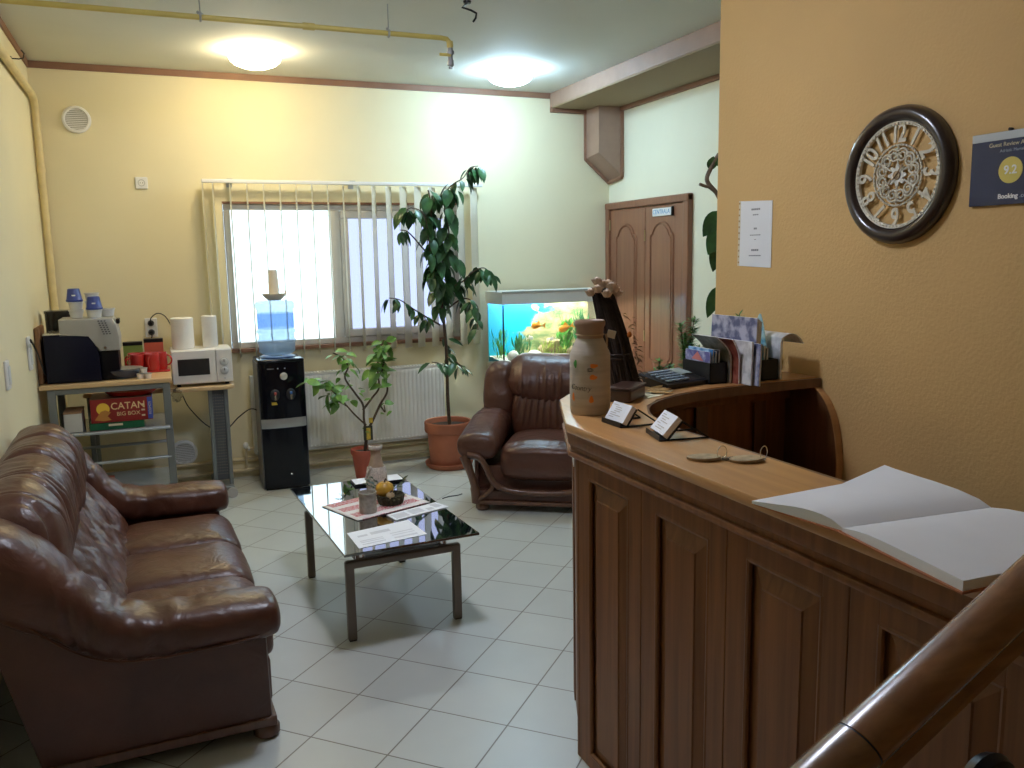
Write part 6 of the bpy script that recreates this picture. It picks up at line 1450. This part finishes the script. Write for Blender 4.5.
sprig(1.955, 3.06, [(0, 0, .12), (.02, 0, .09), (-.015, .01, .08)], 'low green sprig just behind the desk calculator', 60, .032, .009, 2); sprig(2.005, 3.06, [(0, 0, .10), (.015, 0, .08)], 'short green sprig between the calculator and the rosemary bush', 60, .032, .009, 3)
sprig(2.36, 3.09, [(.03, 0, .30), (-.05, 0, .24), (.0, .02, .2), (-.10, -.01, .22)], 'green plant peeping over the tall magazines', 100, .042, .009, 4); sprig(2.46, 3.05, [(.02, -.06, .20), (.03, -.09, .12), (.0, -.05, .1)], 'green sprig beside the flopping white magazine', 100, .04, .009, 5)

# ------------------------------------------------------------------ climbing plant behind the corner of the ochre wall
t = thing('rubber_plant', 'tall bare stemmed plant peeping out behind the ochre wall corner', 'plant', (2.76, 3.78, 0))
m = MB(); m.lathe([(0, 0), (.12, 0), (.13, .01), (.16, .26), (.172, .265), (.172, .30), (.158, .30), (.15, .26), (0, .25)], (2.76, 3.78, 0), 30, caps=False); m.build('pot', TERRA, t, angle=35)
m = MB(); m.lathe([(0, .272), (.15, .268)], (2.76, 3.78, 0), 24, caps=False); m.build('soil', SOIL, t)
m = MB(); m.tube(catmull([V(2.76, 3.78, .26), V(2.74, 3.76, .9), V(2.76, 3.74, 1.5), V(2.70, 3.66, 1.86), V(2.648, 3.62, 1.94), V(2.585, 3.62, 2.005), V(2.60, 3.62, 2.06), V(2.66, 3.63, 2.14)], 40), [.014] * 20 + [.011] * 20, 8)
m.tube(catmull([V(2.645, 3.62, 1.945), V(2.60, 3.62, 1.975), V(2.575, 3.62, 1.98), V(2.54, 3.62, 1.99)], 14), .008, 7); m.tube(catmull([V(2.70, 3.66, 1.86), V(2.66, 3.62, 1.82), V(2.655, 3.62, 1.6), V(2.67, 3.62, 1.2)], 20), .008, 7); m.build('stem', mat('grey_bark', (.16, .12, .085), .85, var=.3, vscale=40), t)
m = MB()
for p, d, l, w in (((2.66, 3.62, 1.86), (-.55, 0, -.75), .155, .085), ((2.655, 3.61, 1.78), (-.45, -.1, -.85), .155, .085), ((2.66, 3.62, 1.70), (-.25, -.1, -.95), .15, .075), ((2.66, 3.62, 1.48), (-.32, 0, -.9), .17, .07), ((2.60, 3.62, 2.06), (.3, 0, .9), .075, .05), ((2.62, 3.62, 2.09), (.5, -.2, .2), .06, .04), ((2.70, 3.64, 1.55), (.6, .2, -.6), .15, .07), ((2.72, 3.66, 2.16), (.5, .3, .5), .14, .07)): m.leaf(p, d, (-.35, -.9, .3), l, w, curl=.12, fold=.15, rows=7)
m.build('foliage', LEAFD, t, angle=180)

# ------------------------------------------------------------------ wall clock
CY, CZ = 2.362, 1.917
t = thing('wall_clock', 'round dark rimmed wall clock with cream openwork numerals', 'clock', (XP, CY, CZ - .25))
def cw(x, y, d): return V(XP - d, CY - x, CZ + y)
CMx = frame((XP, CY, CZ), (0, -1, 0), (0, 0, 1))
RIM = mat('dark_clock_rim', (.028, .016, .013), .28, var=.2, coat=.4); CRM = mat('cream_metal', (.60, .56, .45), .5, var=.1)
m = MB(); m.lathe([(.190, .006), (.192, .022), (.200, .038), (.215, .046), (.230, .042), (.243, .028), (.247, .008), (.246, .002), (.190, .002)], n=72, M=CMx, caps=False); m.build('rim', RIM, t, angle=60)
m = MB(); m.lathe([(.176, .012), (.178, .022), (.190, .026), (.192, .014), (.19, .010), (.176, .012)], n=72, M=CMx, caps=False); m.build('inner_ring', CRM, t, angle=50)
m = MB()
for k in range(72): a = 2 * PI * k / 72; m.ball(cw(.183 * math.cos(a), .183 * math.sin(a), .025), .0036, 6, 4)
m.build('beading', CRM, t)
for k in range(1, 13):
    a = PI / 2 - 2 * PI * k / 12; c = cw(.146 * math.cos(a), .146 * math.sin(a), .017); rot = a - PI / 2
    M = frame(c, cw(math.cos(rot), math.sin(rot), 0) - cw(0, 0, 0), cw(-math.sin(rot), math.cos(rot), 0) - cw(0, 0, 0))
    m = MB(); m.text(str(k), .092, M, .006, sx=.80, off=.0022, space=.86); m.build('numeral', CRM, t, smooth=False)
m = MB(); m.lathe([(.105, .012), (.105, .018), (.111, .018), (.111, .012), (.105, .012)], n=60, M=CMx, caps=False)
for k in range(48): a = 2 * PI * k / 48; m.ball(cw(.108 * math.cos(a), .108 * math.sin(a), .018), .0042, 6, 4)
m.build('chapter_ring', CRM, t)
for k in range(6):
    a0_ = 2 * PI * k / 6 + PI / 2; m = MB()
    for sg in (-1, 1):
        pts = []
        for i in range(26):
            u = i / 25; th = u * 3.6 * PI; r = .027 * (1 - u * .80); ca = a0_ + sg * .255; cxx, cyy = .072 * math.cos(ca), .072 * math.sin(ca); aa = a0_ + sg * (PI * .55 - th) ; pts.append(cw(cxx + r * math.cos(aa), cyy + r * math.sin(aa), .016))
        m.tube(pts, .0042, 6)
    m.tube([cw(.035 * math.cos(a0_), .035 * math.sin(a0_), .016), cw(.105 * math.cos(a0_), .105 * math.sin(a0_), .016)], .0035, 6); m.ball(cw(.092 * math.cos(a0_), .092 * math.sin(a0_), .017), .007, 8, 6); m.build('scroll', CRM, t)
m = MB(); pts = [((.034 + .008 * math.cos(8 * a)) * math.cos(a), (.034 + .008 * math.cos(8 * a)) * math.sin(a)) for a in [2 * PI * k / 64 for k in range(64)]]
m.prism(pts, .012, .018, 'XY', M=CMx); m.build('rosette', mat('pale_rosette', (.66, .66, .60), .5), t, smooth=False)
m = MB(); m.lathe([(0, .018), (.016, .018), (.016, .022), (.006, .024), (0, .024)], n=20, M=CMx, caps=False); m.build('hub', mat('bronze_hand', (.30, .22, .14), .4, .5), t)
def hand(ang, l, w, d, nm):
    a = PI / 2 - R(ang); M = CMx @ Matrix.Translation((0, 0, d)) @ Matrix.Rotation(a, 4, 'Z'); m = MB(); m.prism([(-.02, -w * .6), (l * .55, -w), (l * .7, -w * 1.6), (l, 0), (l * .7, w * 1.6), (l * .55, w), (-.02, w * .6)], 0, .0014, 'XY', M=M); m.build(nm, MATS['bronze_hand'], t, smooth=False)
hand(222, .098, .0018, .0255, 'minute_hand'); hand(38, .055, .003, .0235, 'hour_hand')
m = MB(); m.box(XP - .006, XP, CY - .02, CY + .02, CZ + .19, CZ + .23); m.build('hanger', STEEL, t, smooth=False)

# ------------------------------------------------------------------ paper notice and award sign
t = thing('notice_sign', 'white printed notice in a clear sleeve pinned on the ochre wall', 'notice', (XP, 3.163, 1.585))
def skewed(y, z): return (y, z + .03 * 0)
m = MB(); m.prism([(3.272, 1.884), (3.055, 1.874), (3.055, 1.580), (3.276, 1.588)], XP - .0035, XP - .0015, 'YZ'); m.build('sheet', mat('cool_white_sheet', (.74, .76, .80), .3, var=.02), t, smooth=False)
m = MB(); m.prism([(3.288, 1.886), (3.272, 1.885), (3.276, 1.587), (3.291, 1.588)], XP - .003, XP - .001, 'YZ'); st_ = m.build('sleeve_strip', mat('sleeve_film', (.62, .56, .42), .3), t, smooth=False)
m = MB()
for k in range(11): z = 1.60 + .027 * k; m.box(XP - .0042, XP - .003, 3.278, 3.286, z, z + .008)
m.build('punch_hole', mat('hole_brown', (.34, .22, .10), .6), st_, smooth=False)
m = MB(); SP = mat('grey_print_ink', (.22, .23, .26), .6)
for z, w_, h in ((1.838, .062, .008), (1.815, .04, .005), (1.752, .022, .008), (1.725, .075, .004), (1.705, .012, .003), (1.655, .052, .009), (1.632, .085, .005)):
    yc = 3.165; n_ = max(2, int(w_ / .011))
    for i in range(n_): y0 = yc + w_ / 2 - w_ * i / n_; m.box(XP - .0042, XP - .0034, y0 - w_ / n_ * .82, y0, z, z + h)
m.build('printed_lines', SP, t, smooth=False)
t = thing('award_sign', 'dark blue review award plaque with a yellow score disc on the ochre wall', 'sign', (XP, 1.915, 1.785))
SY0, SY1, SZ0, SZ1 = 1.765, 2.062, 1.786, 2.016
m = MB(); m.box(XP - .012, XP - .001, SY0, SY1, SZ0, SZ1, bev=.002); m.build('board', mat('navy_board', (.012, .022, .075), .25, var=.1, coat=.3), t, smooth=False)
m = MB(); m.box(XP - .0128, XP - .011, SY0 + .001, SY1 - .001, SZ1 - .026, SZ1 - .001); m.build('top_strip', mat('silver_strip', (.42, .46, .50), .3, .3), t, smooth=False)
M = frame((XP - .0128, 1.905, 0), (0, -1, 0), (0, 0, 1))
AM = lambda y, z: frame((XP - .0128, y, z), (0, -1, 0), (0, 0, 1))
m = MB(); m.text('Guest Review Awards', .0185, AM(1.915, 1.975), .0008); m.build('heading', mat('sand_ink', (.62, .56, .36), .5), t, smooth=False)
m = MB(); m.text('Adriatic Mamaia', .0135, AM(1.915, 1.955), .0008); m.build('subheading', mat('grey_blue_ink', (.28, .34, .44), .5), t, smooth=False)
m = MB(); m.text('.com', .02, AM(1.862, 1.812), .0008); m.build('web_ending', MATS['grey_blue_ink'], t, smooth=False)
m = MB(); m.lathe([(0, .0005), (.041, .0005), (.041, -.001)], n=40, M=AM(1.918, 1.893), caps=False); m.build('score_disc', mat('score_yellow', (.62, .50, .10), .4), t, smooth=False)
m = MB(); m.text('9.2', .038, Matrix.Translation((-.001, 0, 0)) @ AM(1.918, 1.893), .0008, off=.0008); m.build('score', mat('white_ink', (.8, .8, .8), .5), t, smooth=False); m = MB(); m.text('Booking', .021, AM(1.922, 1.812), .0008, off=.0005); m.build('white_lettering', mat('white_ink', (.8, .8, .8), .5), t, smooth=False)
m = MB(); m.cyl((XP - .014, 1.93, SZ1 + .004), (XP, 1.93, SZ1 + .004), .005, 8); m.build('nail', BLACKP, t)

# ------------------------------------------------------------------ stair handrail
t = thing('stair_handrail', 'broad wooden stair handrail climbing in front of the counter end', 'handrail', (.55, .70, 0))
P0, P1 = V(.717, .702, 1.054), V(1.013, .711, 1.200); dr = (P1 - P0).normalized(); sd = V(dr.y, -dr.x, 0).normalized(); up = sd.cross(dr).normalized()
if up.z < 0: up = -up
section = [(.93 * a_, .90 * b_) for a_, b_ in [(.030, -.038), (.030, -.026), (.022, -.020), (.022, -.014), (.034, -.004), (.037, .008), (.033, .022), (.020, .033), (0, .037), (-.020, .033), (-.033, .022), (-.037, .008), (-.034, -.004), (-.022, -.014), (-.022, -.020), (-.030, -.026), (-.030, -.038)]]
section = section[:4] + [tuple(p_)[:2] for p_ in catmull([V(a_, b_, 0) for a_, b_ in section[4:13]], 33)] + section[13:]
def rail(s0, s1, nm, mt, k=1.0):
    m = MB(); rs = [m.ring([P0 + dr * s + sd * a * k + up * b * k for a, b in section]) for s in (s0, s0 + .004, s1 - .004, s1)]
    m.skin(rs); return m.build(nm, mt, t, angle=60)
rail(.020, 1.55, 'rail', WRAIL); rail(-.22, .017, 'lower_rail', wood('handrail_wood_dark', (.13, .055, .02), (.22, .10, .035), .25, 'X', 1.0, .5), 1.0)
m = MB(); rs = [m.ring([P0 + dr * s + sd * a * .96 + up * b * .96 for a, b in section]) for s in (.016, .021)]; m.skin(rs); m.build('joint', BLACKP, t)
e = P0 + dr * -.20
m = MB(); m.box(e.x - .045, e.x + .045, e.y - .045, e.y + .045, 0, e.z - .045, bev=.006); m.build('newel_post', WRAIL, t, smooth=False)
for s in (.42, .62, .82, 1.02):
    q = P0 + dr * s - up * .036; m = MB(); m.cyl(q, V(q.x, q.y, .12 + .0), .008, 8); m.build('iron_baluster', BLACKP, t)
q = P0 + dr * .42
m = MB(); m.tube(catmull([V(q.x, q.y, .72), V(1.06, .715, .82), V(1.025, .712, .91), V(.995, .71, .962), V(.965, .71, .972), V(.942, .71, .95), V(.958, .71, .93), V(.975, .71, .94)], 30), [.008 + .011 * min(1, i / 18) for i in range(30)], 8); m.build('iron_scroll', BLACKP, t)
m = MB(); m.tube([V(e.x, e.y, .11), V(1.60, .72, .12)], .012, 8); m.build('bottom_bar', BLACKP, t)
